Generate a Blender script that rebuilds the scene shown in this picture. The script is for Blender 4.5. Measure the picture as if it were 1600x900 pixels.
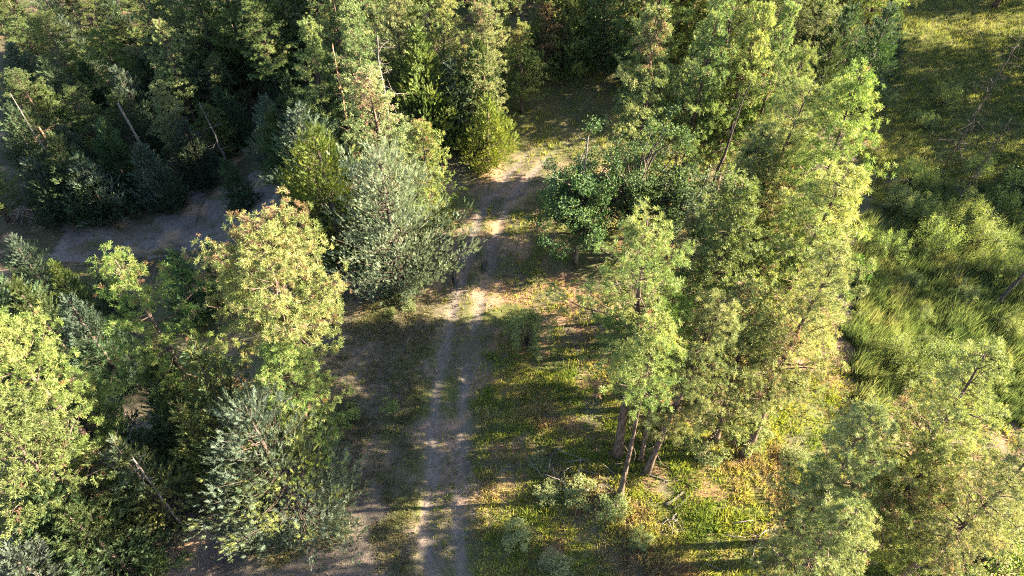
import bpy, math
import numpy as np
from mathutils import Vector

for o in list(bpy.data.objects):
    bpy.data.objects.remove(o)
scn = bpy.context.scene
COL = scn.collection

# ------------------------------------------------------------------ camera
CAM_Z, PITCH, LENS = 28.0, math.radians(46.0), 24.3
cam = bpy.data.cameras.new("camera")
cam.lens, cam.sensor_width, cam.clip_end, cam.clip_start = LENS, 36.0, 5000.0, 0.5
cam_o = bpy.data.objects.new("camera", cam)
COL.objects.link(cam_o)
cam_o.location = (0, 0, CAM_Z)
cam_o.rotation_euler = (math.pi / 2 - PITCH, 0, 0)
scn.camera = cam_o

# ------------------------------------------------------------------ sky, sun, exposure
SUN_AZ, SUN_EL = math.radians(2.5), math.radians(25.0)      # azimuth counted from +X towards +Y
world = bpy.data.worlds.new("World")
scn.world = world
world.use_nodes = True
wn = world.node_tree
bg = wn.nodes["Background"]
sky = wn.nodes.new("ShaderNodeTexSky")
sky.sky_type = 'NISHITA'
sky.sun_disc = False
sky.sun_elevation = SUN_EL
sky.sun_rotation = math.pi / 2 - SUN_AZ
wn.links.new(sky.outputs[0], bg.inputs[0])
bg.inputs[1].default_value = 0.05
sun = bpy.data.lights.new("sun", 'SUN')
sun.energy, sun.angle, sun.color = 5.0, math.radians(0.5), (1.0, 0.84, 0.60)
sun_o = bpy.data.objects.new("sun", sun)
COL.objects.link(sun_o)
sdir = Vector((math.cos(SUN_EL) * math.cos(SUN_AZ), math.cos(SUN_EL) * math.sin(SUN_AZ), math.sin(SUN_EL)))
sun_o.rotation_euler = (-sdir).to_track_quat('-Z', 'Y').to_euler()
sun_o.location = (60, 10, 50)
scn.view_settings.view_transform = 'Standard'
scn.view_settings.look = 'None'
scn.view_settings.exposure = 3.6
scn.view_settings.gamma = 1.0
scn.view_settings.use_curve_mapping = False
scn.cycles.max_bounces = 6
scn.cycles.diffuse_bounces = 4
scn.cycles.glossy_bounces = 2
scn.cycles.transmission_bounces = 3
scn.cycles.use_denoising = False
scn.cycles.filter_width = 1.1

# ------------------------------------------------------------------ helpers
RNG = np.random.default_rng(7)
FPX = LENS / 36.0 * 1600.0
CP, SP = math.cos(PITCH), math.sin(PITCH)
_TAB = np.random.default_rng(3).random((64, 64))


def vnoise(x, y, s=1.0, seed=0):
    """smooth value noise 0..1 over the ground, feature size s metres"""
    x = np.asarray(x, float) / s + seed * 7.31
    y = np.asarray(y, float) / s + seed * 3.77
    xi, yi = np.floor(x).astype(int), np.floor(y).astype(int)
    fx, fy = x - xi, y - yi
    fx, fy = fx * fx * (3 - 2 * fx), fy * fy * (3 - 2 * fy)
    g = lambda a, b: _TAB[a % 64, b % 64]
    return (g(xi, yi) * (1 - fx) + g(xi + 1, yi) * fx) * (1 - fy) + (g(xi, yi + 1) * (1 - fx) + g(xi + 1, yi + 1) * fx) * fy


def fbm(x, y, s, seed=0, n=3):
    a, t, w = 0, 0, 1.0
    for i in range(n):
        a = a + w * vnoise(x, y, s / 2 ** i, seed + i * 5)
        t += w
        w *= 0.55
    return a / t


def sstep(a, b, x):
    t = np.clip((np.asarray(x, float) - a) / (b - a), 0, 1)
    return t * t * (3 - 2 * t)


def ray(u, v):
    a, b = (u - 800.0) / FPX, (450.0 - v) / FPX
    return np.array([a, CP + b * SP, -SP + b * CP])


def at(u, v, z=0.0):
    d = ray(u, v)
    return d * ((z - CAM_Z) / d[2]) + np.array([0, 0, CAM_Z])


def base_h(x, y):
    """large shape of the land"""
    x, y = np.asarray(x, float), np.asarray(y, float)
    return (-(3 + 6 * sstep(25, 42, y)) * sstep(-9, -26, x) * sstep(8, 30, y) * sstep(160, 90, y) + 4.5 * sstep(38, 58, y) * sstep(-16, -4, x) * sstep(30, 16, x) - 0.8 * sstep(13, 24, x)  # left drop and far ridge shaped to put the upper left in shade
            + 1.2 * (fbm(x, y, 22, 2) - 0.5) * sstep(2, 9, np.abs(x + 2)))


def onland(u, v):
    z = 0.0
    for _ in range(6):
        p = at(u, v, z)
        z = float(base_h(p[0], p[1]))
    return p[0], p[1]


# dirt track: centre line through points on the land
TRACK = np.array([onland(u, v) for u, v in ((697, 980), (695, 900), (694, 760), (697, 690), (702, 620), (708, 569), (717, 520), (738, 433),
                  (763, 355), (776, 318), (806, 280), (845, 240), (908, 194), (945, 155), (985, 118), (1040, 70), (1100, 20))])


def track_dist(x, y):
    """signed distance to the centre line of the track"""
    x, y = np.asarray(x, float), np.asarray(y, float)
    best, sign = np.full(x.shape, 1e9), np.ones(x.shape)
    for (ax, ay), (bx, by) in zip(TRACK[:-1], TRACK[1:]):
        dx, dy = bx - ax, by - ay
        t = np.clip(((x - ax) * dx + (y - ay) * dy) / (dx * dx + dy * dy), 0, 1)
        ex, ey = x - ax - t * dx, y - ay - t * dy
        d = np.hypot(ex, ey)
        m = d < best
        best = np.where(m, d, best)
        sign = np.where(m, np.sign(dx * ey - dy * ex), sign)
    return best * -sign          # + to the right of the track when walking away


def poly(pts):
    return np.array([onland(u, v) for u, v in pts])


def in_poly(x, y, P):
    x, y = np.asarray(x, float), np.asarray(y, float)
    ins = np.zeros(x.shape, bool)
    j = len(P) - 1
    for i in range(len(P)):
        xi, yi, xj, yj = P[i][0], P[i][1], P[j][0], P[j][1]
        c = ((yi > y) != (yj > y)) & (x < (xj - xi) * (y - yi) / (yj - yi + 1e-12) + xi)
        ins ^= c
        j = i
    return ins


BANK = poly([(45, 400), (70, 372), (130, 352), (235, 335), (330, 275), (440, 262), (450, 330), (350, 368), (260, 392), (120, 410)])
BARE = poly([(230, 930), (250, 800), (330, 830), (430, 880), (520, 830), (570, 760), (610, 790), (600, 930)])
LUSH = poly([(1335, 330), (1460, 290), (1600, 290), (1760, 330), (1800, 700), (1500, 660), (1330, 640)])
MEAD = poly([(1380, -30), (1800, -60), (1760, 330), (1600, 300), (1460, 300), (1360, 330), (1350, 180)])


def soft_poly(x, y, P, amp=0.9, seed=0):
    """inside test with a ragged edge, 0..1"""
    wx = (vnoise(x, y, 1.1, seed) - 0.5) * 2 * amp + (vnoise(x, y, 0.35, seed + 9) - .5) * .5
    wy = (vnoise(x, y, 1.1, seed + 3) - 0.5) * 2 * amp + (vnoise(x, y, 0.35, seed + 5) - .5) * .5
    return in_poly(x + wx, y + wy, P).astype(float)


def rut(x, y):
    d = track_dist(x, y) + (vnoise(x, y, 2.2, 4) - 0.5) * 0.35
    k = np.minimum(np.abs(d - 0.68), np.abs(d + 0.68))
    return sstep(0.36, 0.10, k)


def gh(x, y):
    """height of the land with ruts and lumps"""
    x, y = np.asarray(x, float), np.asarray(y, float)
    near = sstep(120, 80, np.hypot(x, y - 30))
    td = np.abs(track_dist(x, y))
    return (base_h(x, y) - 0.09 * rut(x, y) * near + near * (0.16 * (vnoise(x, y, 1.3, 1) - .5) + 0.08 * (vnoise(x, y, .5, 6) - .5)) * sstep(0.2, 2.0, td)
            + near * 0.03 * (vnoise(x, y, .45, 8) - .5)
            + near * sstep(-9, -12, x) * (.45 * (vnoise(x, y, 1.5, 33) - .5) + .22 * (vnoise(x * .6 + y * .8, y * .3, .8, 35) - .5)))


# ------------------------------------------------------------------ materials
def mat_new(name):
    m = bpy.data.materials.new(name)
    m.use_nodes = True
    nt = m.node_tree
    nt.nodes.clear()
    out = nt.nodes.new("ShaderNodeOutputMaterial")
    return m, nt, out


def foliage_mat(name, transl=0.35, rough=0.5, spec=0.35, tint=(1.0, 1.0, 0.6)):
    m, nt, out = mat_new(name)
    N, L = nt.nodes.new, nt.links.new
    at_ = N("ShaderNodeAttribute")
    at_.attribute_name = "col"
    p = N("ShaderNodeBsdfPrincipled")
    p.inputs["Roughness"].default_value = rough
    p.inputs["Specular IOR Level"].default_value = spec
    t = N("ShaderNodeBsdfTranslucent")
    mul = N("ShaderNodeMix")
    mul.data_type = 'RGBA'
    mul.blend_type = 'MULTIPLY'
    mul.inputs[0].default_value = 1.0
    mul.inputs[7].default_value = (*tint, 1)
    oi = N("ShaderNodeObjectInfo")
    hs = N("ShaderNodeHueSaturation")
    for sock, lo, hi in (("Hue", .487, .513), ("Saturation", .82, 1.12), ("Value", .84, 1.16)):
        mr = N("ShaderNodeMapRange")
        mr.inputs["To Min"].default_value, mr.inputs["To Max"].default_value = lo, hi
        fr = N("ShaderNodeMath")
        fr.operation = 'FRACT'
        mm = N("ShaderNodeMath")
        mm.operation = 'MULTIPLY'
        mm.inputs[1].default_value = {"Hue": 1.0, "Saturation": 7.3, "Value": 13.7}[sock]
        L(oi.outputs["Random"], mm.inputs[0])
        L(mm.outputs[0], fr.inputs[0])
        L(fr.outputs[0], mr.inputs["Value"])
        L(mr.outputs[0], hs.inputs[sock])
    L(at_.outputs["Color"], hs.inputs["Color"])
    L(hs.outputs[0], mul.inputs[6])
    L(hs.outputs[0], p.inputs["Base Color"])
    L(mul.outputs[2], t.inputs["Color"])
    mx = N("ShaderNodeMixShader")
    mx.inputs[0].default_value = transl
    L(p.outputs[0], mx.inputs[1])
    L(t.outputs[0], mx.inputs[2])
    L(mx.outputs[0], out.inputs["Surface"])
    return m


def bark_mat(name, c1, c2, scale=9.0):
    m, nt, out = mat_new(name)
    N, L = nt.nodes.new, nt.links.new
    tc = N("ShaderNodeTexCoord")
    mp = N("ShaderNodeMapping")
    mp.inputs["Scale"].default_value = (1, 1, 0.25)
    L(tc.outputs["Object"], mp.inputs[0])
    vo = N("ShaderNodeTexVoronoi")
    vo.inputs["Scale"].default_value = scale
    L(mp.outputs[0], vo.inputs["Vector"])
    no = N("ShaderNodeTexNoise")
    no.inputs["Scale"].default_value = scale * 2.2
    no.inputs["Detail"].default_value = 4
    L(mp.outputs[0], no.inputs["Vector"])
    mix = N("ShaderNodeMath")
    mix.operation = 'MULTIPLY'
    L(vo.outputs["Distance"], mix.inputs[0])
    L(no.outputs[0], mix.inputs[1])
    cr = N("ShaderNodeValToRGB")
    cr.color_ramp.elements[0].color = (*c1, 1)
    cr.color_ramp.elements[1].color = (*c2, 1)
    cr.color_ramp.elements[0].position = 0.05
    cr.color_ramp.elements[1].position = 0.4
    L(mix.outputs[0], cr.inputs[0])
    p = N("ShaderNodeBsdfPrincipled")
    p.inputs["Roughness"].default_value = 0.9
    p.inputs["Specular IOR Level"].default_value = 0.15
    L(cr.outputs[0], p.inputs["Base Color"])
    bp = N("ShaderNodeBump")
    bp.inputs["Strength"].default_value = 0.7
    bp.inputs["Distance"].default_value = 0.03
    L(mix.outputs[0], bp.inputs["Height"])
    L(bp.outputs[0], p.inputs["Normal"])
    L(p.outputs[0], out.inputs["Surface"])
    return m


def ground_mat():
    m, nt, out = mat_new("soil_and_thatch")
    N, L = nt.nodes.new, nt.links.new
    a = N("ShaderNodeAttribute")
    a.attribute_name = "col"
    geo = N("ShaderNodeNewGeometry")
    n1 = N("ShaderNodeTexNoise")
    n1.inputs["Scale"].default_value = 4.0
    n1.inputs["Detail"].default_value = 7
    n1.inputs["Roughness"].default_value = 0.7
    L(geo.outputs["Position"], n1.inputs["Vector"])
    n2 = N("ShaderNodeTexNoise")
    n2.inputs["Scale"].default_value = 17.0
    n2.inputs["Detail"].default_value = 5
    n2.inputs["Roughness"].default_value = 0.75
    L(geo.outputs["Position"], n2.inputs["Vector"])
    ad = N("ShaderNodeMath")
    ad.operation = 'ADD'
    L(n1.outputs[0], ad.inputs[0])
    L(n2.outputs[0], ad.inputs[1])
    cr = N("ShaderNodeValToRGB")
    cr.color_ramp.elements[0].position = 0.35
    cr.color_ramp.elements[0].color = (0.6, 0.58, 0.57, 1)
    cr.color_ramp.elements[1].position = 0.68
    cr.color_ramp.elements[1].color = (1.3, 1.28, 1.25, 1)
    hv = N("ShaderNodeMath")
    hv.operation = 'MULTIPLY'
    hv.inputs[1].default_value = 0.5
    L(ad.outputs[0], hv.inputs[0])
    L(hv.outputs[0], cr.inputs[0])
    mul = N("ShaderNodeMix")
    mul.data_type = 'RGBA'
    mul.blend_type = 'MULTIPLY'
    mul.inputs[0].default_value = 1.0
    L(a.outputs["Color"], mul.inputs[6])
    L(cr.outputs[0], mul.inputs[7])
    p = N("ShaderNodeBsdfPrincipled")
    p.inputs["Roughness"].default_value = 0.95
    p.inputs["Specular IOR Level"].default_value = 0.1
    L(mul.outputs[2], p.inputs["Base Color"])
    bp = N("ShaderNodeBump")
    bp.inputs["Strength"].default_value = 0.55
    bp.inputs["Distance"].default_value = 0.12
    L(ad.outputs[0], bp.inputs["Height"])
    L(bp.outputs[0], p.inputs["Normal"])
    L(p.outputs[0], out.inputs["Surface"])
    return m


def plain_mat(name, c, rough=0.7):
    m, nt, out = mat_new(name)
    N, L = nt.nodes.new, nt.links.new
    no = N("ShaderNodeTexNoise")
    no.inputs["Scale"].default_value = 30
    cr = N("ShaderNodeValToRGB")
    cr.color_ramp.elements[0].color = (*[k * .6 for k in c], 1)
    cr.color_ramp.elements[1].color = (*[k * 1.4 for k in c], 1)
    L(no.outputs[0], cr.inputs[0])
    p = N("ShaderNodeBsdfPrincipled")
    p.inputs["Roughness"].default_value = rough
    L(cr.outputs[0], p.inputs["Base Color"])
    L(p.outputs[0], out.inputs["Surface"])
    return m


M_NEEDLE = foliage_mat("pine_needles", 0.38, 0.6, 0.25, (1.15, 1.1, 0.55))
M_SCALE = foliage_mat("juniper_scales", 0.30, 0.6, 0.25, (1.1, 1.1, 0.6))
M_LEAF = foliage_mat("broad_leaves", 0.35, 0.65, 0.2, (1.1, 1.15, 0.4))
M_GRASS = foliage_mat("grass_blades", 0.42, 0.6, 0.2, (1.1, 1.1, 0.6))
M_BARK = bark_mat("pine_bark", (0.028, 0.021, 0.018), (0.125, 0.09, 0.072))
M_JBARK = bark_mat("juniper_bark", (0.03, 0.024, 0.021), (0.11, 0.085, 0.072), 14)
M_DEAD = bark_mat("weathered_wood", (0.06, 0.05, 0.045), (0.20, 0.175, 0.16), 12)
M_REDWOOD = bark_mat("freshly_split_wood", (0.20, 0.10, 0.06), (0.46, 0.27, 0.17), 12)
M_LOG = bark_mat("grey_log_wood", (0.045, 0.038, 0.033), (0.135, 0.118, 0.105), 12)
M_DARKDEAD = bark_mat("charred_wood", (0.02, 0.018, 0.017), (0.09, 0.075, 0.07), 12)
M_GROUND = ground_mat()


# ------------------------------------------------------------------ mesh helpers
def mesh(name, V, T, col=None, mat=None, smooth=False):
    V = np.ascontiguousarray(V, np.float32)
    T = np.ascontiguousarray(T, np.int32)
    me = bpy.data.meshes.new(name)
    me.vertices.add(len(V))
    me.vertices.foreach_set("co", V.ravel())
    me.loops.add(T.size)
    me.loops.foreach_set("vertex_index", T.ravel())
    me.polygons.add(len(T))
    me.polygons.foreach_set("loop_start", np.arange(0, T.size, T.shape[1], dtype=np.int32))
    if smooth:
        me.polygons.foreach_set("use_smooth", np.ones(len(T), bool))
    if col is not None:
        ca = me.color_attributes.new("col", 'FLOAT_COLOR', 'POINT')
        c4 = np.ones((len(V), 4), np.float32)
        c4[:, :3] = np.clip(col, 0.003, 1)
        ca.data.foreach_set("color", c4.ravel())
    me.update(calc_edges=True)
    if mat:
        me.materials.append(mat)
    return me


def link(name, me, parent=None, loc=None):
    o = bpy.data.objects.new(name, me)
    COL.objects.link(o)
    if parent is not None:
        o.parent = parent
    if loc is not None:
        o.location = loc
    return o


def tag(o, label=None, cat=None, group=None, kind=None):
    if label:
        o["label"] = label
    if cat:
        o["category"] = cat
    if group:
        o["group"] = group
    if kind:
        o["kind"] = kind
    return o


def unit(a):
    return a / (np.linalg.norm(a, axis=-1, keepdims=True) + 1e-9)


def frames(axis, roll):
    z = unit(np.asarray(axis, float))
    h = np.where(np.abs(z[:, 2:3]) < 0.9, np.array([[0, 0, 1.0]]), np.array([[1.0, 0, 0]]))
    x = unit(np.cross(h, z))
    y = np.cross(z, x)
    c, s = np.cos(roll)[:, None], np.sin(roll)[:, None]
    return np.stack([x * c + y * s, -x * s + y * c, z], axis=2)


def scatter(templates, pos, axis, scale, cols, rng, jit=0.18):
    """copies of small triangle templates -> vertices and colours (three vertices a triangle)"""
    N = len(pos)
    roll = rng.random(N) * 6.283
    M = frames(axis, roll) * np.asarray(scale)[:, None, None]
    pick = rng.integers(0, len(templates), N)
    Vs, Cs = [], []
    for k, T in enumerate(templates):
        m = pick == k
        if not m.any():
            continue
        n = T.shape[0]
        v = np.einsum('nij,tj->nti', M[m], T.reshape(-1, 3)) + pos[m][:, None, :]
        Vs.append(v.reshape(-1, 3))
        j = 1 + (rng.random((m.sum(), n, 1)) - .5) * 2 * jit
        c = cols[m][:, None, :] * j
        Cs.append(np.repeat(c.reshape(-1, 3), 3, axis=0))
    return np.concatenate(Vs), np.concatenate(Cs)


def soup(V):
    return np.arange(len(V), dtype=np.int32).reshape(-1, 3)


def tube(P, R, sides=8, cap=True):
    """one continuous tapered tube along points P"""
    P, R = np.asarray(P, float), np.asarray(R, float)
    d = np.gradient(P, axis=0)
    F = frames(d, np.zeros(len(P)))
    x = F[:, :, 0]
    for i in range(1, len(P)):                       # parallel transport
        z = unit(d[i])
        xi = x[i - 1] - z * np.dot(x[i - 1], z)
        x[i] = unit(xi)
    y = np.cross(unit(d), x)
    a = np.arange(sides) / sides * 2 * math.pi
    V = P[:, None] + R[:, None, None] * (x[:, None] * np.cos(a)[None, :, None] + y[:, None] * np.sin(a)[None, :, None])
    V = V.reshape(-1, 3)
    T = []
    for i in range(len(P) - 1):
        for j in range(sides):
            a0, a1 = i * sides + j, i * sides + (j + 1) % sides
            b0, b1 = a0 + sides, a1 + sides
            T += [(a0, a1, b1), (a0, b1, b0)]
    if cap:
        n = len(V)
        V = np.vstack([V, P[:1], P[-1:]])
        for j in range(sides):
            T.append((n, (j + 1) % sides, j))
            e = (len(P) - 1) * sides
            T.append((n + 1, e + j, e + (j + 1) % sides))
    return V, np.array(T, np.int32)


def prisms(P0, P1, R0, R1, sides=3):
    P0, P1 = np.asarray(P0, float), np.asarray(P1, float)
    F = frames(P1 - P0, np.zeros(len(P0)))
    a = np.arange(sides) / sides * 2 * math.pi
    ring = F[:, None, :, 0] * np.cos(a)[None, :, None] + F[:, None, :, 1] * np.sin(a)[None, :, None]
    A = P0[:, None] + ring * np.asarray(R0)[:, None, None]
    B = P1[:, None] + ring * np.asarray(R1)[:, None, None]
    V = np.concatenate([A, B], axis=1).reshape(-1, 3)
    t = []
    for j in range(sides):
        k = (j + 1) % sides
        t += [(j, k, sides + k), (j, sides + k, sides + j)]
    t = np.array(t)
    T = (t[None] + (np.arange(len(P0)) * 2 * sides)[:, None, None]).reshape(-1, 3)
    return V, T


def joinm(parts):
    Vs, Ts, n = [], [], 0
    for V, T in parts:
        Vs.append(V)
        Ts.append(T + n)
        n += len(V)
    return np.concatenate(Vs), np.concatenate(Ts)


# ------------------------------------------------------------------ small templates
def tri(p, d, side, w):
    return np.array([p - side * w / 2, p + side * w / 2, p + d])


def tuft_templates(rng, n=32, K=8, L=0.142, w=0.0165):
    out = []
    for _ in range(K):
        T = []
        for i in range(n):
            t = rng.random()
            th = math.acos(rng.uniform(-.25, 1.0))
            ph = rng.random() * 6.283
            d = np.array([math.sin(th) * math.cos(ph), math.sin(th) * math.sin(ph), math.cos(th)])
            s = unit(np.cross(d, rng.normal(size=3)))
            o = np.array([0, 0, (t - .6) * 0.05])
            e = o + d * L * rng.uniform(.85, 1.08)
            if i % 2:
                T.append(np.array([o, e - s * w / 2, e + s * w / 2]))
            else:
                T.append(tri(o, e - o, s, w))
        out.append(np.array(T))
    return out


def spray_templates(rng, n=19, K=6, wd=0.062):
    """a feathery juniper spray of unit length along z"""
    out = []
    for _ in range(K):
        T = []
        for i in range(n):
            t = i / n
            sd = 1 if i % 2 else -1
            a = math.radians(rng.uniform(22, 48))
            d = np.array([sd * math.sin(a), rng.normal() * .28, math.cos(a)])
            d = d / np.linalg.norm(d) * (0.42 - .2 * t) * rng.uniform(.8, 1.2)
            s = unit(np.cross(d, np.array([0, 1, 0]) + rng.normal(size=3) * .5))
            T.append(tri(np.array([0, 0, t * .8]), d, s, wd))
        T.append(tri(np.array([0, 0, .55]), np.array([0, 0, .5]), np.array([1, 0, 0]), .09))
        out.append(np.array(T))
    return out


def leaf_templates(rng, n=5, K=6, asp=0.6, spread=1.0):
    """a small cluster of leaves, each a folded quad; unit leaf length"""
    out = []
    for _ in range(K):
        T = []
        for i in range(n):
            o = rng.normal(size=3) * .55 * spread
            d = unit(rng.normal(size=3) + np.array([0, 0, .9]))
            s = unit(np.cross(d, rng.normal(size=3))) * asp / 2
            a, b = o, o + d
            m = o + d * .45
            T.append(np.array([a, m + s, b]))
            T.append(np.array([a, b, m - s]))
        out.append(np.array(T))
    return out


def clump_templates(rng, n=11, K=8, h=1.0, spread=.35, w=.05, bend=.35):
    """a grass clump of unit height"""
    out = []
    for _ in range(K):
        T = []
        for i in range(n):
            ph = rng.random() * 6.283
            r = rng.random() * spread * .5
            o = np.array([math.cos(ph) * r, math.sin(ph) * r, -0.03])
            ph += rng.normal() * .6
            ln = abs(rng.normal()) * bend
            d = np.array([math.cos(ph) * ln, math.sin(ph) * ln, 1.0])
            d = d / np.linalg.norm(d) * rng.uniform(.5, 1.0) * h
            s = unit(np.cross(d, rng.normal(size=3)))
            T.append(tri(o, d, s, w * rng.uniform(.7, 1.3)))
        out.append(np.array(T))
    return out


TUFT = tuft_templates(RNG)
TUFT_FAR = tuft_templates(RNG, 17, 8, .155, .030)
SPRAY = spray_templates(RNG)
SPRAY_FAR = spray_templates(RNG, 9, 6, .115)
LEAF = leaf_templates(RNG)
LEAFN = leaf_templates(RNG, 6, 6, .3, 1.0)

# ------------------------------------------------------------------ tree makers: (trunk mesh, crown mesh), base at the origin
PINE_A = np.array([0.155, 0.208, 0.066])
PINE_Y = np.array([0.272, 0.285, 0.105])
PINE_D = np.array([0.070, 0.125, 0.036])
BROWN = np.array([0.215, 0.14, 0.085])


def field(P, k, rng):
    """smooth random field in -1..1 over points"""
    w = rng.normal(size=(4, 3)) * k
    ph = rng.random(4) * 6.283
    return np.sin(P @ w.T + ph).mean(axis=1) * 1.6


def trunk_curve(h, lean, rng, wig=0.18):
    a = rng.normal(size=4) * wig

    def f(t):
        t = np.asarray(t, float)
        x = lean[0] * t ** 1.15 + a[0] * np.sin(t * 3.1) * t + a[1] * np.sin(t * 7 + 1) * t * .4
        y = lean[1] * t ** 1.15 + a[2] * np.sin(t * 3.1) * t + a[3] * np.sin(t * 7 + 2) * t * .4
        return np.stack([x, y, t * h - 0.12 * (1 - t)], axis=-1)
    return f


def make_pine(h, R, cb=0.3, a=0.5, b=0.6, lean=(0, 0), brown=0.05, yellow=0.35, dens=1.0, r0=None, seed=0, far=False, deadlow=True, gap=0.12, tuft=1.0, mix=0.0, tone=1.0):
    rng = np.random.default_rng(seed)
    f = trunk_curve(h, lean, rng)
    r0 = r0 or 0.055 + h * 0.0105
    t = np.linspace(0, 1, 13)
    rad = r0 * (1 - t) ** 1.0 * (1 + .6 * np.exp(-t * 30)) + 0.015
    parts = [tube(f(t), rad, 8)]
    S0, S1, Q0, Q1 = [], [], [], []
    pos, axs = [], []
    lob = rng.random(3) * 6.283
    z = cb * h
    while z < h - 0.15:
        s = (z - cb * h) / (h - cb * h)
        nb = rng.integers(3, 6) if s < .9 else 3
        az0 = rng.random() * 6.283
        for k in range(nb):
            if rng.random() < gap:
                continue
            az = az0 + k * 6.283 / nb + rng.normal() * .35
            prof = max(1 - s, 0.015) ** a * (b + (1 - b) * min(1, s / .22))
            L = R * prof * rng.uniform(.45, 1.28) * (1 + .22 * math.sin(az * 2 + lob[0] + s * 3) + .15 * math.sin(az * 3 + lob[1] - s * 5))
            L = max(L, .45)
            el = math.radians(-12 + 62 * s ** 1.1 + rng.normal() * 9)
            zz = z + rng.uniform(-.15, .15)
            p0 = f(min(zz / h, .995))
            dh = np.array([math.cos(az), math.sin(az), 0])
            up = np.array([0, 0, 1.0])
            curl = rng.uniform(.12, .38)
            u = np.array([0, .35, .7, 1.0])
            q = p0 + dh * (L * u * math.cos(el))[:, None] + up * (L * (u * math.sin(el) + curl * u * u))[:, None]
            q[1:] += rng.normal(size=(3, 3)) * .05 * L
            q[:, 2] = np.minimum(q[:, 2], h + rng.uniform(-.2, .25) - u * L * rng.uniform(.35, .75))      # no shoot overtops the leader
            q[0] = p0
            rb = min(.012 + L * .014, rad[min(12, int(zz / h * 12))] * .6)
            rr = rb * np.array([1, .75, .5, .28])
            for i in range(3):
                S0.append(q[i]); S1.append(q[i + 1]); Q0.append(rr[i]); Q1.append(rr[i + 1])
            pos.append(q[3]); axs.append(q[3] - q[2] + up * .3 * L)
            nt = max(3, int(L * 3.1 * dens))
            us = np.linspace(.16, .97, nt) + rng.normal(size=nt) * .03
            for i, uu in enumerate(us):
                uu = min(max(uu, .15), .99)
                sgm = min(2, int(np.searchsorted(u, uu) - 1))
                w = (uu - u[sgm]) / (u[sgm + 1] - u[sgm])
                p = q[sgm] * (1 - w) + q[sgm + 1] * w
                sd = 1 if i % 2 else -1
                side = np.array([-dh[1], dh[0], 0]) * sd
                l2 = (.22 + .5 * (1 - uu)) * min(L, 1.9) * rng.uniform(.6, 1.2) + .12
                d = unit(dh * rng.uniform(.3, .9) + side * rng.uniform(.5, 1.0) + up * rng.uniform(.05, .75))
                e = p + d * l2
                S0.append(p); S1.append(e); Q0.append(.012); Q1.append(.007)
                m = max(1, int(l2 / .30))
                for j in range(m):
                    g = p + d * l2 * (1 - j / max(m, 1) * .8) + rng.normal(size=3) * .05
                    pos.append(g)
                    axs.append(d + up * .55 + rng.normal(size=3) * .25)
        z += rng.uniform(.29, .44) * (1.0 if h < 12 else 1.1)
    if deadlow:                                             # bare dead branches under the crown
        for _ in range(int(5 + h * .6)):
            zz = rng.uniform(.12, cb + .12) * h
            az = rng.random() * 6.283
            L = rng.uniform(.3, 1.3) * R * .5
            p0 = f(zz / h)
            d = np.array([math.cos(az), math.sin(az), rng.uniform(-.35, .15)])
            p1 = p0 + d * L * .6
            p2 = p1 + (d + rng.normal(size=3) * .35) * L * .4
            for A, B, x, y in ((p0, p1, .022, .014), (p1, p2, .014, .006)):
                S0.append(A); S1.append(B); Q0.append(x); Q1.append(y)
    parts.append(prisms(S0, S1, Q0, Q1, 3))
    V, T = joinm(parts)
    trunk = mesh("trunk", V, T, None, M_BARK, True)
    pos, axs = np.array(pos), np.array(axs)
    rep = rng.integers(3, 7, len(pos))                       # every twig end carries two to four tufts
    pos, axs = np.repeat(pos, rep, axis=0), np.repeat(unit(axs), rep, axis=0)
    off = rng.normal(size=pos.shape) * np.array([.098, .098, .07])
    pos, axs = pos + off, axs * .6 + off * 5.5
    N = len(pos)
    sc = rng.uniform(.75, 1.2, N) * tuft
    v = field(pos, .8, rng) * .5 + rng.normal(size=N) * .35
    col = PINE_A + np.clip(v, 0, 1)[:, None] * (PINE_Y - PINE_A) * yellow * 2 + np.clip(-v, 0, 1)[:, None] * (PINE_D - PINE_A)
    bf = field(pos, 1.1, rng) + rng.normal(size=N) * .5
    cut = np.quantile(bf, 1 - brown * (.6 if brown < .5 else 1)) if brown > 0 else 1e9
    bm = bf > cut
    col[bm] = BROWN * rng.uniform(.6, 1.25, (bm.sum(), 1)) * np.array([1, 1, 1]) + rng.normal(size=(bm.sum(), 3)) * .015
    if mix:
        col = col * (1 - mix) + np.array([.21, .21, .10]) * mix
    col *= rng.uniform(.82, 1.18, (N, 1)) * tone  # tone below one puts shade into the needle colour
    sc[bm] *= .85
    V, C = scatter(TUFT_FAR if far else TUFT, pos, axs, sc, col, rng)
    crown = mesh("crown", V, soup(V), C, M_NEEDLE)
    return trunk, crown


J_GREEN = np.array([0.085, 0.125, 0.035])
J_DARK = np.array([0.045, 0.080, 0.035])
J_BLUE = np.array([0.125, 0.175, 0.135])
J_SILV = np.array([0.215, 0.245, 0.17])
J_YELL = np.array([0.145, 0.165, 0.035])


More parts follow.
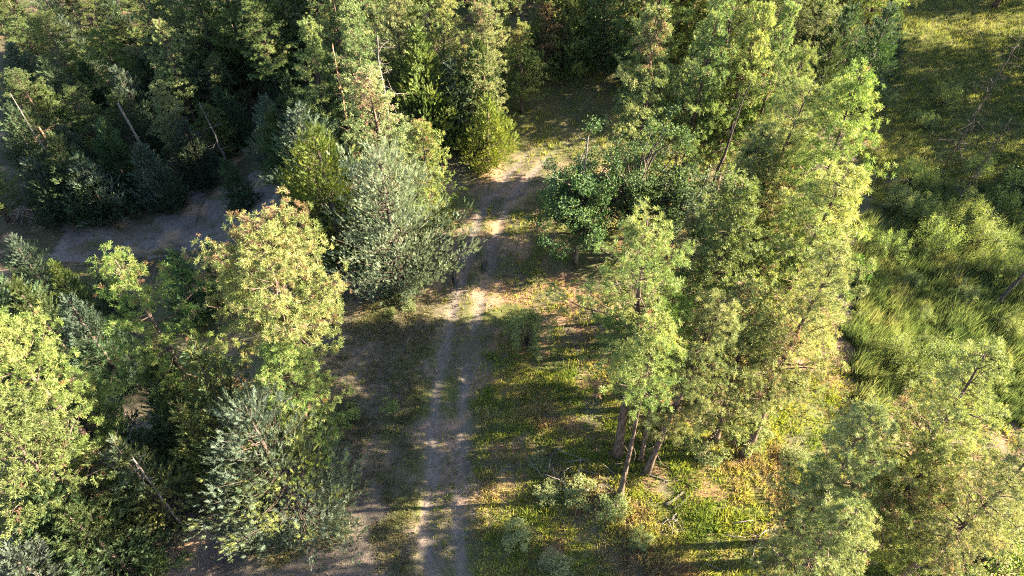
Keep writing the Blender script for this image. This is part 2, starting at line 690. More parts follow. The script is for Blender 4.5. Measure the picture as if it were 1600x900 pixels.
def make_juniper(h, R, low=0.03, a=0.75, wide=0.22, c1=J_GREEN, c2=J_DARK, tips=None, dens=1.0, seed=0, size=.42, dead=0.0, rag=.25, up=0.75, far=False):
    rng = np.random.default_rng(seed)
    f = trunk_curve(h, (rng.normal() * .15, rng.normal() * .15), rng, .1)
    t = np.linspace(0, 1, 9)
    parts = [tube(f(t), (.05 + h * .014) * (1 - t) ** .8 + .012, 7)]
    S0, S1, Q0, Q1, pos, axs, out = [], [], [], [], [], [], []
    nb = int((26 + 15 * h) * dens)
    lob = rng.random(4) * 6.283
    for i in range(nb):
        s = (i + rng.random()) / nb
        s = s ** 1.08
        az = i * 2.39996 + rng.normal() * .4
        prof = min(1, ((s + .06) / wide)) ** .6 if s < wide else max((1 - s) / (1 - wide), .02) ** a
        L = R * prof * rng.uniform(1 - rag * 1.6, 1 + rag * .7) * (1 + .16 * math.sin(2 * az + lob[0] + 4 * s) + .14 * math.sin(3 * az + lob[1] - 6 * s))
        L = max(L, .22)
        zt = low * h + s * (h - low * h)                     # height of the tip
        rise = L * up * (0.35 + .9 * s)
        zb = max(zt - rise, .06 * h * (.3 + s))
        p0 = f(min(zb / h, .97))
        e = np.array([math.cos(az) * L, math.sin(az) * L, 0]) + f(s) * np.array([1, 1, 0])
        e[2] = zt + rng.normal() * .1
        m = p0 * .5 + e * .5 + np.array([0, 0, -.12 * L])
        for A, B, x, y in ((p0, m, .010 + L * .008, .008 + L * .003), (m, e, .008 + L * .003, .005)):
            S0.append(A); S1.append(B); Q0.append(x); Q1.append(y)
        if rng.random() < dead:
            continue
        d = unit(e - m)
        n = max(5, int(L * 11 + 3))
        tt = rng.uniform(.30 if L > .8 else 0.0, 1.0, n) ** .75
        q = np.where((tt < .5)[:, None], p0 + (m - p0) * (tt * 2)[:, None], m + (e - m) * (tt * 2 - 1)[:, None])
        offs = rng.normal(size=(n, 3)) * np.array([1, 1, .7]) * (.10 + .22 * (1 - tt[:, None])) * min(L, 1.6)
        q = q + offs
        ax = d * .7 + unit(offs) * .55 + np.array([0, 0, .55]) + rng.normal(size=(n, 3)) * .18
        pos.append(q); axs.append(ax); out.append(tt)
        pos.append(e[None]); axs.append((d + np.array([0, 0, .6]))[None]); out.append(np.ones(1) * 1.2)
    parts.append(prisms(S0, S1, Q0, Q1, 4 if not far else 3))
    V, T = joinm(parts)
    trunk = mesh("trunk", V, T, None, M_JBARK, True)
    pos, axs, out = np.concatenate(pos), np.concatenate(axs), np.concatenate(out)
    N = len(pos)
    v = np.clip(.5 + .5 * field(pos, .9, rng) + rng.normal(size=N) * .25, 0, 1)[:, None]
    col = c1 * (1 - v) + c2 * v
    if tips is not None:
        m = np.clip(field(pos, 1.0, rng) + rng.normal(size=N) * .3 - .1, 0, 1)[:, None]
        col = col * (1 - m) + tips * m
    col *= rng.uniform(.8, 1.2, (N, 1))
    V, C = scatter(SPRAY_FAR if far else SPRAY, pos, axs, rng.uniform(.65, 1.2, N) * size, col, rng)
    return trunk, mesh("crown", V, soup(V), C, M_SCALE)


def make_broad(h, R, stems=1, nc=46, leaf=.11, per=70, c1=(0.035, 0.068, 0.034), c2=(0.075, 0.11, 0.05), low=.25, seed=0, narrow=False, clus=.55, dome=1.0, mat=None, bark=None, vz=.75):
    rng = np.random.default_rng(seed)
    c1, c2 = np.array(c1), np.array(c2)
    parts, S0, S1, Q0, Q1, pos, axs, cc = [], [], [], [], [], [], [], []
    f = trunk_curve(h * .8, (rng.normal() * .2, rng.normal() * .2), rng, .15)
    t = np.linspace(0, 1, 8)
    r0 = .03 + h * .016
    if stems == 1:
        parts.append(tube(f(t), r0 * (1 - t) ** .8 + .01, 8))
    lob = rng.random(3) * 6.283
    for i in range(nc):
        s = (i + .5) / nc
        az = i * 2.39996 + rng.normal() * .3
        el = math.asin(min(.99, max(-.35, -.35 + 1.33 * s)))
        rr = rng.uniform(.45, 1.15) * (1 + .18 * math.sin(2 * az + lob[0]) + .12 * math.sin(5 * s * 3 + lob[1]))
        cz = low * h + (h - low * h) * .42
        c = np.array([math.cos(az) * math.cos(el) * R * rr, math.sin(az) * math.cos(el) * R * rr, cz + math.sin(el) * (h - cz) * rr * dome])
        c[2] = max(c[2], .12 * h)
        if stems == 1:
            b0 = f(np.clip(c[2] / h * .55 + .1, .15, .95))
        else:
            b0 = np.array([rng.normal() * R * .12, rng.normal() * R * .12, -.05])
        mid = b0 * .5 + c * .5 + rng.normal(size=3) * .08 * R + np.array([0, 0, .05 * h])
        x = .010 + .008 * h
        for A, B, p_, q_ in ((b0, mid, x, x * .6), (mid, c, x * .6, .008)):
            S0.append(A); S1.append(B); Q0.append(p_); Q1.append(q_)
        n = int(per * rng.uniform(.6, 1.3))
        d = unit(rng.normal(size=(n, 3)))
        rad = clus * rng.uniform(.35, 1.05, (n, 1)) ** .6 * rng.uniform(.7, 1.25)
        p = c + d * rad * np.array([1, 1, .75] if vz < 1 else [.55, .55, vz])
        pos.append(p)
        axs.append(d * .7 + np.array([0, 0, .6]) + rng.normal(size=(n, 3)) * .3)
        tone = np.clip(rng.random() * .7 + rng.random((n, 1)) * .5, 0, 1)
        cc.append(c1 * (1 - tone) + c2 * tone)
    parts.append(prisms(S0, S1, Q0, Q1, 4))
    V, T = joinm(parts)
    trunk = mesh("trunk" if stems == 1 else "stems", V, T, None, bark or M_JBARK, True)
    pos, axs, cc = np.concatenate(pos), np.concatenate(axs), np.concatenate(cc)
    V, C = scatter(LEAFN if narrow else LEAF, pos, axs, rng.uniform(.75, 1.25, len(pos)) * leaf, cc, rng, .22)
    return trunk, mesh("crown", V, soup(V), C, mat or M_LEAF)


# ------------------------------------------------------------------ land
def axis_steps(lo, hi, step, far):
    a = list(np.arange(lo, hi + 1e-6, step))
    s, v = step, hi
    while v < far:
        s *= 1.35
        v += s
        a.append(v)
    s, v = step, lo
    b = []
    while v > -far:
        s *= 1.35
        v -= s
        b.append(v)
    return np.array(b[::-1] + a)


gx = axis_steps(-44, 46, .33, 900)
gy = axis_steps(4, 74, .33, 900)
GX, GY = np.meshgrid(gx, gy)
X, Y = GX.ravel(), GY.ravel()
Z = gh(X, Y)
td = track_dist(X, Y)
rt = rut(X, Y)
bank = soft_poly(X, Y, BANK, 1.5, 1)
bare = soft_poly(X, Y, BARE, .8, 2)
lush = soft_poly(X, Y, LUSH, 1.0, 3)
mead = soft_poly(X, Y, MEAD, 1.0, 4)


def lerp(c, k, w):
    w = np.clip(w, 0, 1)[:, None]
    return c * (1 - w) + np.array(k)[None] * w


n1, n2, n3 = fbm(X, Y, 3.0, 11), fbm(X, Y, 1.2, 21), fbm(X, Y, 6.5, 31)
col = np.tile(np.array([[.10, .088, .062]]), (len(X), 1))                 # dull thatch
col = lerp(col, (.075, .085, .030), sstep(.45, .7, n1))                     # green moss and grass
col = lerp(col, (.21, .125, .078), sstep(.52, .68, n2) * sstep(-1.5, 1.0, X - (-4)) * .9)   # rusty needle litter east of the track
col = lerp(col, (.115, .098, .08), sstep(.52, .66, n2) * sstep(1.0, -1.5, X + 4) * .9)       # pale soil west of it
col = lerp(col, (.155, .132, .122), np.clip(rt * sstep(.36, .60, n1 + .12) * .9, 0, 1) * (1 - .75 * sstep(38, 44, Y)))
mid = sstep(2.3, 1.2, np.abs(td))
col = lerp(col, (.18, .15, .135), mid * sstep(.50, .62, n2) * .5 * (1 - .7 * sstep(39, 44, Y)))
col = lerp(col, (.145, .125, .118), bank * (.2 + 1.0 * sstep(.35, .62, n2)))
col = lerp(col, (.105, .088, .08), bare * (.7 + .3 * n2))
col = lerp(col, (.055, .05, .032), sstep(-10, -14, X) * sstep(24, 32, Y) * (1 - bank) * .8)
col = lerp(col, (.070, .085, .030), lush)
col = lerp(col, (.10, .105, .035), mead * .85)
col = lerp(col, (.27, .185, .12), sstep(.62, .72, fbm(X, Y, 1.8, 44)) * (1 - lush) * (1 - mead) * .8)
col = lerp(col, (.07, .078, .03), sstep(37.5, 41, Y) * sstep(9, 6, np.abs(td)) * .75)
nxg, nyg = len(gx), len(gy)
I = np.arange(nxg * nyg).reshape(nyg, nxg)
Q = np.stack([I[:-1, :-1], I[:-1, 1:], I[1:, 1:], I[1:, :-1]], -1).reshape(-1, 4)
V3 = np.stack([X, Y, Z], -1)
fc = lambda a: a[Q].mean(axis=1)
is_track = (np.abs(fc(td)) < 1.25 + (vnoise(X[Q[:, 0]], Y[Q[:, 0]], .9, 13) - .5) * .5) & (fc(Y) < 62) & (fc(Y) > 4)
is_bank = (fc(bank) > .5) & ~is_track


def sub(name, mask, label=None):
    q = Q[mask]
    u, inv = np.unique(q, return_inverse=True)
    o = link(name, mesh(name, V3[u], inv.reshape(-1, 4), col[u], M_GROUND, True))
    tag(o, label, None, None, 'structure')
    return o


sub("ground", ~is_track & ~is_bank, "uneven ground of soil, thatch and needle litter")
sub("dirt_track", is_track, "two-rut dirt track running up the middle of the clearing")
sub("bare_bank", is_bank, "bare grey soil bank among the shaded trees")


# ------------------------------------------------------------------ placing things
def place(name, pair, xy, label, cat, group=None, rz=0.0, scale=(1, 1, 1), names=("trunk", "crown")):
    root = bpy.data.objects.new(name, None)
    COL.objects.link(root)
    root.empty_display_size = .3
    root.location = (xy[0], xy[1], float(gh(xy[0], xy[1])))
    root.rotation_euler = (0, 0, rz)
    root.scale = scale
    for nm, me in zip(names, pair):
        if me is not None:
            link(nm, me, root)
    tag(root, label, cat, group)
    return root


def under_top(u, v, h):
    """where a tree h metres tall stands when its tip is seen at (u, v)"""
    g = 0.0
    for _ in range(5):
        p = at(u, v, g + h)
        g = float(gh(p[0], p[1]))
    return p[0], p[1]


_seed = [100]
FAR = {}


def pine(u, v, h, R, label, group="ponderosa pines", base=None, **k):
    _seed[0] += 1
    k.setdefault("seed", _seed[0])
    if v < 150 and u < 1250:
        h *= .8
        if "fam" not in k:
            k.setdefault("far", True)
    if base is None:
        xy = under_top(u, v, h)
    else:
        xy = onland(*base)
        d = ray(u, v)
        s = (xy[1] + k.pop("dy", 0)) / d[1]
        h = CAM_Z + d[2] * s - float(gh(*xy))
        k["lean"] = (d[0] * s - xy[0], 0.0)
    if k.pop("fam", False):                                 # near pines share four shapes, turned, scaled and tilted
        br, mx = k.get("brown", .05), k.get("mix", 0)
        key = "pale" if mx > .12 else "brown" if br > .07 else "plain%d" % (k["seed"] % 2)
        if key not in FAR:
            FAR[key] = make_pine(12.5, 2.3, cb=.36, a=.66, dens=1.15, brown={"pale": .14, "brown": .16}.get(key, .03), mix=.22 if key == "pale" else 0, yellow=.5, seed=k["seed"], r0=.19)
        o = place("pine_tree", FAR[key], xy, label, "pine tree", group, scale=(R / 2.5, R / 2.5, h / 12.5))
        o.rotation_mode = 'ZYX'
        o.rotation_euler = (0, math.atan2(k.get("lean", (0, 0))[0], h), (u * 1.7) % 6.28)
        return o
    if k.get("far"):                                        # distant pines share a few shapes
        br, mx = k.get("brown", .05), k.get("mix", 0)
        key = (0 if br < .1 else 1 if br < .5 else 2, mx > .1, k["seed"] % 2 if br < .1 else 0)
        if "tone" in k:
            return place("pine_tree", make_pine(h, R, **k), xy, label, "pine tree", group)
        if key not in FAR:
            FAR[key] = make_pine(11, 2.3, a=.65, cb=.2, brown=(.05, .2, .8)[key[0]], mix=.18 if key[1] else 0, yellow=.45, seed=k["seed"], far=True)
        return place("pine_tree", FAR[key], xy, label, "pine tree", group, rz=(u * 1.7) % 6.28, scale=(R / 2.5, R / 2.5, h / 11))
    return place("pine_tree", make_pine(h, R, **k), xy, label, "pine tree", group)


def juniper(u, v, h, R, label, group="juniper trees", **k):
    _seed[0] += 1
    k.setdefault("seed", _seed[0])
    if v < 150 and u < 1250:
        h *= .8
    if v < 100 or "shade" in label:
        k.setdefault("far", True)
    xy = under_top(u, v, h)
    return place("juniper_tree", make_juniper(h, R, **k), xy, label, "juniper tree", group)


# ---- pines on the right of the track
pine(1020, 343, 14, 2.5, "tall lit pine with bare straight trunk, nearest the track on its right", base=(965, 712), cb=.46, a=.7, yellow=.35, brown=.02, r0=.20)
pine(1135, 468, 12, 2.0, "slender pine whose thick trunk leans right, beside the tall lit pine", base=(1010, 738), cb=.52, a=.65, brown=.06, yellow=.4, r0=.19, fam=True)
pine(1172, 440, 12, 2.4, "pale browning pine with low branches right of the leaning trunk", base=(1118, 690), cb=.12, a=.6, brown=.2, yellow=.5, mix=.22, far=True, tone=1.0, r0=.13)
pine(1022, 505, 8, 1.3, "thin young pine with slender bare stem in front of the leaning trunk", base=(968, 777), cb=.68, brown=.05, r0=.11)
pine(1052, 470, 9, 1.3, "slim pine whose thin curved stem stands between the two thick trunks", base=(1000, 722), cb=.68, brown=.05, r0=.09)
pine(1160, 282, 13.5, 2.1, "shade-darkened pine with narrow top right behind the tall lit pine", cb=.34, a=.65, brown=.02, yellow=.05, tone=.66, far=True)  # low tone paints the crown as shaded
pine(1352, 118, 15.5, 2.7, "tallest pine at the meadow edge with a narrow pointed top", cb=.2, brown=.03, yellow=.45, a=.55, fam=True)
pine(1268, 135, 14.5, 2.7, "broad pale pine beside the tallest meadow edge pine", cb=.2, brown=.05, yellow=.5, mix=.2, fam=True)
pine(1205, 205, 12.5, 2.4, "greyish pine on the inner side of the dense pine clump", cb=.2, brown=.10, mix=.3, fam=True)
pine(1315, 262, 13.5, 2.8, "bushy yellow-green pine in the middle of the dense clump by the meadow", cb=.2, brown=.04, yellow=.6, fam=True)
pine(1312, 395, 12.5, 2.2, "leaning pine with dark bare trunk in front of the dense clump", cb=.38, brown=.05, yellow=.5, mix=.15, r0=.2, fam=True)
pine(1240, 400, 9.0, 1.6, "small brown-tinged pine tucked under the dense clump", cb=.2, brown=.35, mix=.4, fam=True)
pine(1030, 8, 15.6, 2.6, "tall pine with pinkish brown upper crown above the leafy trees", cb=.2, brown=.20, yellow=.4, mix=.2, a=.7)
pine(1125, -6, 16, 2.4, "bright pine standing behind and right of the pinkish brown topped one", cb=.25, brown=.03, yellow=.45)
pine(1195, 4, 15.5, 2.2, "pine with clear green top over the dark gap of trunks", cb=.35, brown=.03, yellow=.3)
pine(1238, 8, 15, 1.9, "narrow-topped green pine next to the dark gap of trunks", cb=.3, brown=.03, yellow=.3)
pine(1262, 76, 12, 2.0, "short rounded pine behind the dense clump by the meadow", cb=.25, brown=.06, yellow=.5, mix=.15, fam=True)
pine(1150, 92, 11, 1.7, "thin pine with bare dark trunk in the gap behind the leafy trees", cb=.55, brown=.1, yellow=.2)
pine(1178, 232, 12, 2.0, "shade-darkened pine between the leafy trees and the dense clump", cb=.2, a=.65, brown=.04, yellow=.1, tone=.6, far=True)  # needles darkened to stand for shade in this gap
pine(1092, 335, 7.5, 1.3, "small reddish brown dying pine behind the tall lit pine", cb=.2, brown=.75, gap=.3, mix=.1, far=True, tone=1.0)
# ---- lower right
pine(1540, 548, 12.5, 2.4, "open-crowned pine with grey limbs in the lower right, tallest there", cb=.22, brown=.08, mix=.2, gap=.2, fam=True)
pine(1372, 648, 10.5, 2.0, "medium pine standing left of the open-crowned lower right pine", cb=.25, brown=.04, mix=.1, gap=.2, fam=True)
pine(1335, 790, 9.5, 2.1, "bright green pine cut off by the bottom edge on the right", cb=.25, brown=.02, yellow=.3, fam=True)
pine(1490, 700, 9, 1.9, "pale pine below the open-crowned pine at lower right", cb=.2, brown=.06, mix=.2, fam=True)
pine(1625, 690, 11, 2.0, "pine cut off by the right edge low in the picture", cb=.25, brown=.08, mix=.15, fam=True)
# ---- left foreground
pine(405, 350, 12.5, 3.0, "large round golden pine with rusty tufts left of the track", cb=.56, dens=1.0, a=.45, seed=4242, brown=.32, yellow=1.1, mix=.15, b=.8, tuft=1.1)
pine(432, 536, 9.3, 2.1, "bright green pine directly in front of the golden round pine", cb=.42, a=.45, brown=.02, yellow=.2, fam=True)
pine(185, 406, 11.5, 2.3, "sparse pine with pinkish bare top and thin dark stem", cb=.35, brown=.16, yellow=.5, gap=.3, dens=.75)
pine(-28, 488, 12.5, 2.4, "wide golden pine with bent pale limbs cut off by the left edge", cb=.25, a=.45, brown=.05, yellow=.75, gap=.18, fam=True)
pine(-25, 640, 10, 2.4, "shaded pine below the wide golden one at the left edge", cb=.2, brown=.06, yellow=.05, tone=.55, far=True)  # its shade is put into the colour by tone
# ---- upper left and middle
pine(392, -12, 13.5, 2.7, "brightest tall pine of the upper left with long bare pale trunk", cb=.36, a=.45, brown=.03, yellow=.7, fam=True)
pine(245, 32, 13, 2.3, "pine with brown-pink upper tufts left of the brightest tall pine", cb=.25, brown=.22, yellow=.5)
pine(243, 128, 11, 2.1, "half shaded pine behind the broken snag with green lower tufts", cb=.25, brown=.05, yellow=.45)
pine(480, 35, 12.5, 2.1, "slim sparse pine right of the brightest tall pine", cb=.25, brown=.05, yellow=.4, gap=.25)
pine(575, 112, 12.5, 2.9, "wide pine with salmon brown tufts behind the silver juniper", cb=.2, brown=.14, yellow=.55)
pine(655, 190, 9.0, 2.0, "rusty tufted low pine hugging the silver juniper's right shoulder", cb=.2, brown=.3, yellow=.6, far=True)
pine(826, 34, 9.5, 1.7, "narrow pale pine standing alone beside the bend of the track", base=(815, 175), cb=.22, brown=.1, yellow=.5, mix=.25)
pine(545, 10, 13, 2.4, "green pine at the top edge above the white dead tree", cb=.25, brown=.06, yellow=.35)
pine(615, -25, 13, 2.4, "pine at the top edge behind the bright green juniper", cb=.25, brown=.08, yellow=.35)
pine(690, -10, 12.5, 2.2, "olive pine at the top edge left of the dead brown pine", cb=.25, brown=.08, mix=.15, yellow=.4)
pine(755, 5, 12, 2.2, "pale olive pine between the bright juniper and the narrow pale pine", cb=.22, brown=.12, mix=.2)
pine(842, -8, 12, 1.5, "dead pine with rusty red-brown needles at the top edge", base=(852, 118), cb=.3, brown=.75, mix=.0)
pine(440, -60, 13, 2.3, "pine crossing the top edge beside the brightest tall pine", cb=.25, brown=.05, yellow=.35)

# ---- junipers
juniper(592, 225, 9.8, 2.95, "large silver-grey juniper standing left of the track", c1=J_SILV * .9 + J_GREEN * .15, c2=J_BLUE * .8 + J_GREEN * .2, tips=J_BLUE * .7 + J_GREEN * .2, size=.33, dens=1.9, a=.42, wide=.45, rag=.42, up=1.0)
juniper(395, 635, 8.6, 3.2, "big blue-grey juniper with yellow-green lower side by the bottom bare soil", c1=J_BLUE * .62, c2=J_BLUE * .3 + J_GREEN * .35, tips=J_YELL * .8, size=.38, dens=1.55, a=.5, wide=.40, rag=.26, up=.9)
juniper(492, 205, 8.5, 3.4, "olive green juniper left of and behind the silver-grey juniper", c1=J_YELL * .8, c2=J_GREEN * .7, size=.45, dens=1.2, a=.6)
juniper(655, 48, 10.5, 3.1, "bright green pointed juniper left of the track bend", c1=J_GREEN * 1.1, c2=J_YELL, size=.5, dens=1.2, a=.8)
juniper(758, 151, 5.2, 1.8, "small bright green juniper alone at the bend of the track", c1=J_YELL * 1.25, c2=J_GREEN * 1.3, size=.38, dens=1.4, a=.7)
juniper(740, 60, 9.5, 2.3, "dark green juniper between the bright pointed one and the narrow pale pine", c1=J_GREEN, c2=J_DARK, size=.45)
juniper(885, -30, 9.4, 3.2, "broad golden green juniper at the top edge beyond the track bend", c1=J_YELL, c2=J_GREEN, size=.5, dens=1.2)
juniper(955, -28, 9, 3.0, "dark green juniper at the top edge next to the golden green one", c1=J_GREEN, c2=J_DARK * 1.2, size=.5)
juniper(188, 698, 6.4, 1.9, "dark juniper with a pale dead centre at its top, lower left", c1=J_DARK * 1.3, c2=J_BLUE * .6, tips=J_YELL * .8, size=.4, dens=1.1, dead=.15)
juniper(290, 545, 9.0, 1.9, "dark spiky juniper in front of the golden round pine's shade", c1=J_DARK, c2=J_YELL * .5, size=.42, dead=.1)  # greens dimmed to stand in for the gap's shade
juniper(278, 640, 6.5, 1.4, "thin yellow-green juniper deep in shade, lower left", c1=J_YELL, c2=J_YELL * .7, size=.4, dens=.8, dead=.1)
juniper(215, 222, 6.5, 2.2, "blue-green spruce-shaped juniper above the bare grey bank", c1=J_BLUE * .8, c2=J_DARK, size=.5, dens=1.2)
juniper(120, 245, 6.2, 2.5, "wide grey-green shaded juniper at the left end of the bare bank", c1=J_BLUE * .7, c2=J_DARK, size=.5, dens=1.1)
juniper(410, 150, 6.0, 2.0, "dark juniper at the upper rim of the bare grey bank", c1=J_DARK, c2=J_BLUE * .6, size=.45)
juniper(520, 300, 4.0, 1.8, "low dark juniper under the olive green one", c1=J_DARK, c2=J_GREEN * .8, size=.4)

juniper(1335, 8, 8.0, 2.5, "shaded dark juniper at the top edge left of the bright meadow patch", c1=J_DARK * 1.2, c2=J_DARK * .8, size=.5)  # dark greens stand in for shade on the crown
juniper(1398, 12, 8.0, 2.4, "shaded dark juniper at the top edge bordering the bright meadow patch", c1=J_DARK * 1.1, c2=J_BLUE * .5, size=.5)  # crown coloured dark to read as shaded
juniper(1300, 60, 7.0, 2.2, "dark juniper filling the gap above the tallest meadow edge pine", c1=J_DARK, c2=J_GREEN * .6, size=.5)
# ---- shaded wood, upper left, from shared shapes with the shade put into their greens
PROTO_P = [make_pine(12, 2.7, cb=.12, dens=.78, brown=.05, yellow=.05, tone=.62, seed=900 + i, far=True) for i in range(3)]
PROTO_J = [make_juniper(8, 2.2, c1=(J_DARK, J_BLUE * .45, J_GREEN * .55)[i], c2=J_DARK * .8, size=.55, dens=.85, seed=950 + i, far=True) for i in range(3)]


def copy_pine(u, v, h, label, i, wide=1.0, group="shaded pines of the wood", xy=None):
    if u < 340 and v < 330:
        h *= .74
        wide *= 1.35
    elif v < 150:
        h *= .82
    xy = xy or under_top(u, v, h)
    s = h / 12.0
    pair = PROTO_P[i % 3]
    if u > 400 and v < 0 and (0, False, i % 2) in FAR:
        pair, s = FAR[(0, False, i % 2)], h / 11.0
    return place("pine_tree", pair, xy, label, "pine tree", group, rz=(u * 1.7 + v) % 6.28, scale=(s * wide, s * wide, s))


def copy_juniper(u, v, h, label, i, wide=1.0, group="shaded junipers of the wood", xy=None):
    if v < 150:
        h *= .85
    xy = xy or under_top(u, v, h)
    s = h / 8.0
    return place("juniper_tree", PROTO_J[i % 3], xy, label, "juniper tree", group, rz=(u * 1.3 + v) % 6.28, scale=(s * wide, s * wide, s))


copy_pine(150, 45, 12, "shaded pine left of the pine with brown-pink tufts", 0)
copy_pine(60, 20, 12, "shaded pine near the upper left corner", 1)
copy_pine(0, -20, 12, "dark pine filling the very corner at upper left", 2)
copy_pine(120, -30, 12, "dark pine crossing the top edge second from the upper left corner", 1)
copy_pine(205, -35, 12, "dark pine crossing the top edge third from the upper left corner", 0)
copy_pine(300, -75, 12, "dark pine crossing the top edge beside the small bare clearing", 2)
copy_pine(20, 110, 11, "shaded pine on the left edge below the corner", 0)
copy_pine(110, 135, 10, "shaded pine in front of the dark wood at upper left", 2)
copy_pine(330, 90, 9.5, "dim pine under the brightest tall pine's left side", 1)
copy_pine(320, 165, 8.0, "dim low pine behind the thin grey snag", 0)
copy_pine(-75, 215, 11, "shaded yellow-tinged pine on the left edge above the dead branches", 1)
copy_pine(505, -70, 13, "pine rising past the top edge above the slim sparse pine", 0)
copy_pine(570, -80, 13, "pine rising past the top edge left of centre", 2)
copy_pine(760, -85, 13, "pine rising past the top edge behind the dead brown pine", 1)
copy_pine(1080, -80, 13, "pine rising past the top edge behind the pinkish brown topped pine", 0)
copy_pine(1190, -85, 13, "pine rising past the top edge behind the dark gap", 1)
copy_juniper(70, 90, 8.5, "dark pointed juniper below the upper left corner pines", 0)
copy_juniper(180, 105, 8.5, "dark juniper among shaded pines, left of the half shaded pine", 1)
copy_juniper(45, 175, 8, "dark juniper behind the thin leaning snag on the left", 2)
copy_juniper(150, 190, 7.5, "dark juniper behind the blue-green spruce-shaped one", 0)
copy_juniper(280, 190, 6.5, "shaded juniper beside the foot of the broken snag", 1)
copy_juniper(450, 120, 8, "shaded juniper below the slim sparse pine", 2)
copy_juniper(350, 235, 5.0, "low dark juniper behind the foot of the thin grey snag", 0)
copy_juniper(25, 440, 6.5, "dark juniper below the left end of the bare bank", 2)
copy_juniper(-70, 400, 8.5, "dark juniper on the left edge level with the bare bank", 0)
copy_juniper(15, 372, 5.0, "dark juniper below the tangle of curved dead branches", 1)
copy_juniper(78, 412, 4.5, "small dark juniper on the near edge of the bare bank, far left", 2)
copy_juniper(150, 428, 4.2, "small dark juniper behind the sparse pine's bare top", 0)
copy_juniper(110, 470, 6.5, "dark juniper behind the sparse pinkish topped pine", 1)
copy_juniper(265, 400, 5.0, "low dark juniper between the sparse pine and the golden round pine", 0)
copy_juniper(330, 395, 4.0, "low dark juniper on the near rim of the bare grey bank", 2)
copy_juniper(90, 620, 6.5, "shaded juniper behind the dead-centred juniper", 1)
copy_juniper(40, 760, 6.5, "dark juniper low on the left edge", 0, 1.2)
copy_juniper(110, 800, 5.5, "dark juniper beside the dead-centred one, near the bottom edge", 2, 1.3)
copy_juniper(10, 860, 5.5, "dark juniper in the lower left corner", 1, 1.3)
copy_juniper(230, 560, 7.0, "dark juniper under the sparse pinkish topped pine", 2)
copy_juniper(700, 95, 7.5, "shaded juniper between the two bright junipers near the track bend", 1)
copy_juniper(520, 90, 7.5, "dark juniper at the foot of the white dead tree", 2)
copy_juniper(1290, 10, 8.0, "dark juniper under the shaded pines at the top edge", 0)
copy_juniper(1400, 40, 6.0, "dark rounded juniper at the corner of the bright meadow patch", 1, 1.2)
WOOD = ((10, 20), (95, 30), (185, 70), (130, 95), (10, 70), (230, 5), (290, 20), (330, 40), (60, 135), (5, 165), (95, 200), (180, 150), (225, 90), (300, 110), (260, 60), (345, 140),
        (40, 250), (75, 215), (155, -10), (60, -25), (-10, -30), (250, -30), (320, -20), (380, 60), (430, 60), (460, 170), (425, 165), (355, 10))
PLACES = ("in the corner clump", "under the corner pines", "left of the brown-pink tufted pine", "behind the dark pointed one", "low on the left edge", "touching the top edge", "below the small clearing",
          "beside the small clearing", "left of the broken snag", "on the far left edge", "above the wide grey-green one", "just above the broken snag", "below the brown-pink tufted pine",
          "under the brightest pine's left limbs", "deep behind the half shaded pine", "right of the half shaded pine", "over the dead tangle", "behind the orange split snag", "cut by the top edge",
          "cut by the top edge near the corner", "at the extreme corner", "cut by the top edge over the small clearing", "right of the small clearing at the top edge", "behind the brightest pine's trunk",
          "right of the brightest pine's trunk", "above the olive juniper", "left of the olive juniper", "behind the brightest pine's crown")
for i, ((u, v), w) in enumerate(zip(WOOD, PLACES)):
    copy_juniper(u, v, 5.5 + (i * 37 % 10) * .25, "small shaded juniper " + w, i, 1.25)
for i, (x, y, h, lab) in enumerate(((9.5, 44, 10, "added pine closing off the far end of the track"), (14, 43, 10, "added pine right of the one closing off the track"),
                                    (18.5, 45, 10, "added pine deep behind the narrow-topped green pine"), (12.5, 48, 10, "added pine in the second row beyond the track's far end"))):
    copy_pine(x * 31, 400, h, lab, i, 1.15, "pines behind the track's far end", xy=(x, y))  # blockers added to keep the far clearing in shade
ORD = ("first second third fourth fifth sixth seventh eighth ninth tenth eleventh twelfth thirteenth fourteenth fifteenth sixteenth seventeenth "
       "eighteenth nineteenth twentieth").split()
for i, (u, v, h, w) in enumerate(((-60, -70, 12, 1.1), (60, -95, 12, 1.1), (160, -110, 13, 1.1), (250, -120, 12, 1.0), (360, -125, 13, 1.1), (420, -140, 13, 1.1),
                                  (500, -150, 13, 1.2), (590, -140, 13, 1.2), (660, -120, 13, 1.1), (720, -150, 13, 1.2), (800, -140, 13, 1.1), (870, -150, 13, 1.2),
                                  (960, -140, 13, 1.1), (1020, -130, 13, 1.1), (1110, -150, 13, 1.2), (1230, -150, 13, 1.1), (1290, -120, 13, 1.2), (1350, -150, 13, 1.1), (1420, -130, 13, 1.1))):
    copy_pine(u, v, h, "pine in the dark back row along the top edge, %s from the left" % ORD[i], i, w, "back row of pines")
for i in range(24):  # unseen row added to cast shade over the upper left wood
    copy_pine(1 + i * 31, 900 + i * 17, 12 + (i * 7 % 5) * .5, "unseen pine added beyond the top edge to shade the wood", i, 1.15, "added pines beyond the top edge", xy=(-32 + i * 2.9, 60.5 + (i * 13 % 7) * .5))
# pines east of the meadow that keep it in shade
for i, (x, y, h) in enumerate(((44, 36, 14), (46, 40, 15), (45, 45, 14), (48, 50, 14), (53, 47, 16), (52, 37, 16), (55, 52, 16), (55, 68, 14), (50, 71, 13), (42, 28.5, 12),
                              (47, 54, 13), (46, 65, 12), (58, 66, 14), (54, 57, 14))):
    copy_pine(x * 37, y * 13, h, "tall pine beyond the right edge that shades the meadow", i, 1.15, "pines east of the meadow", xy=(x, y))

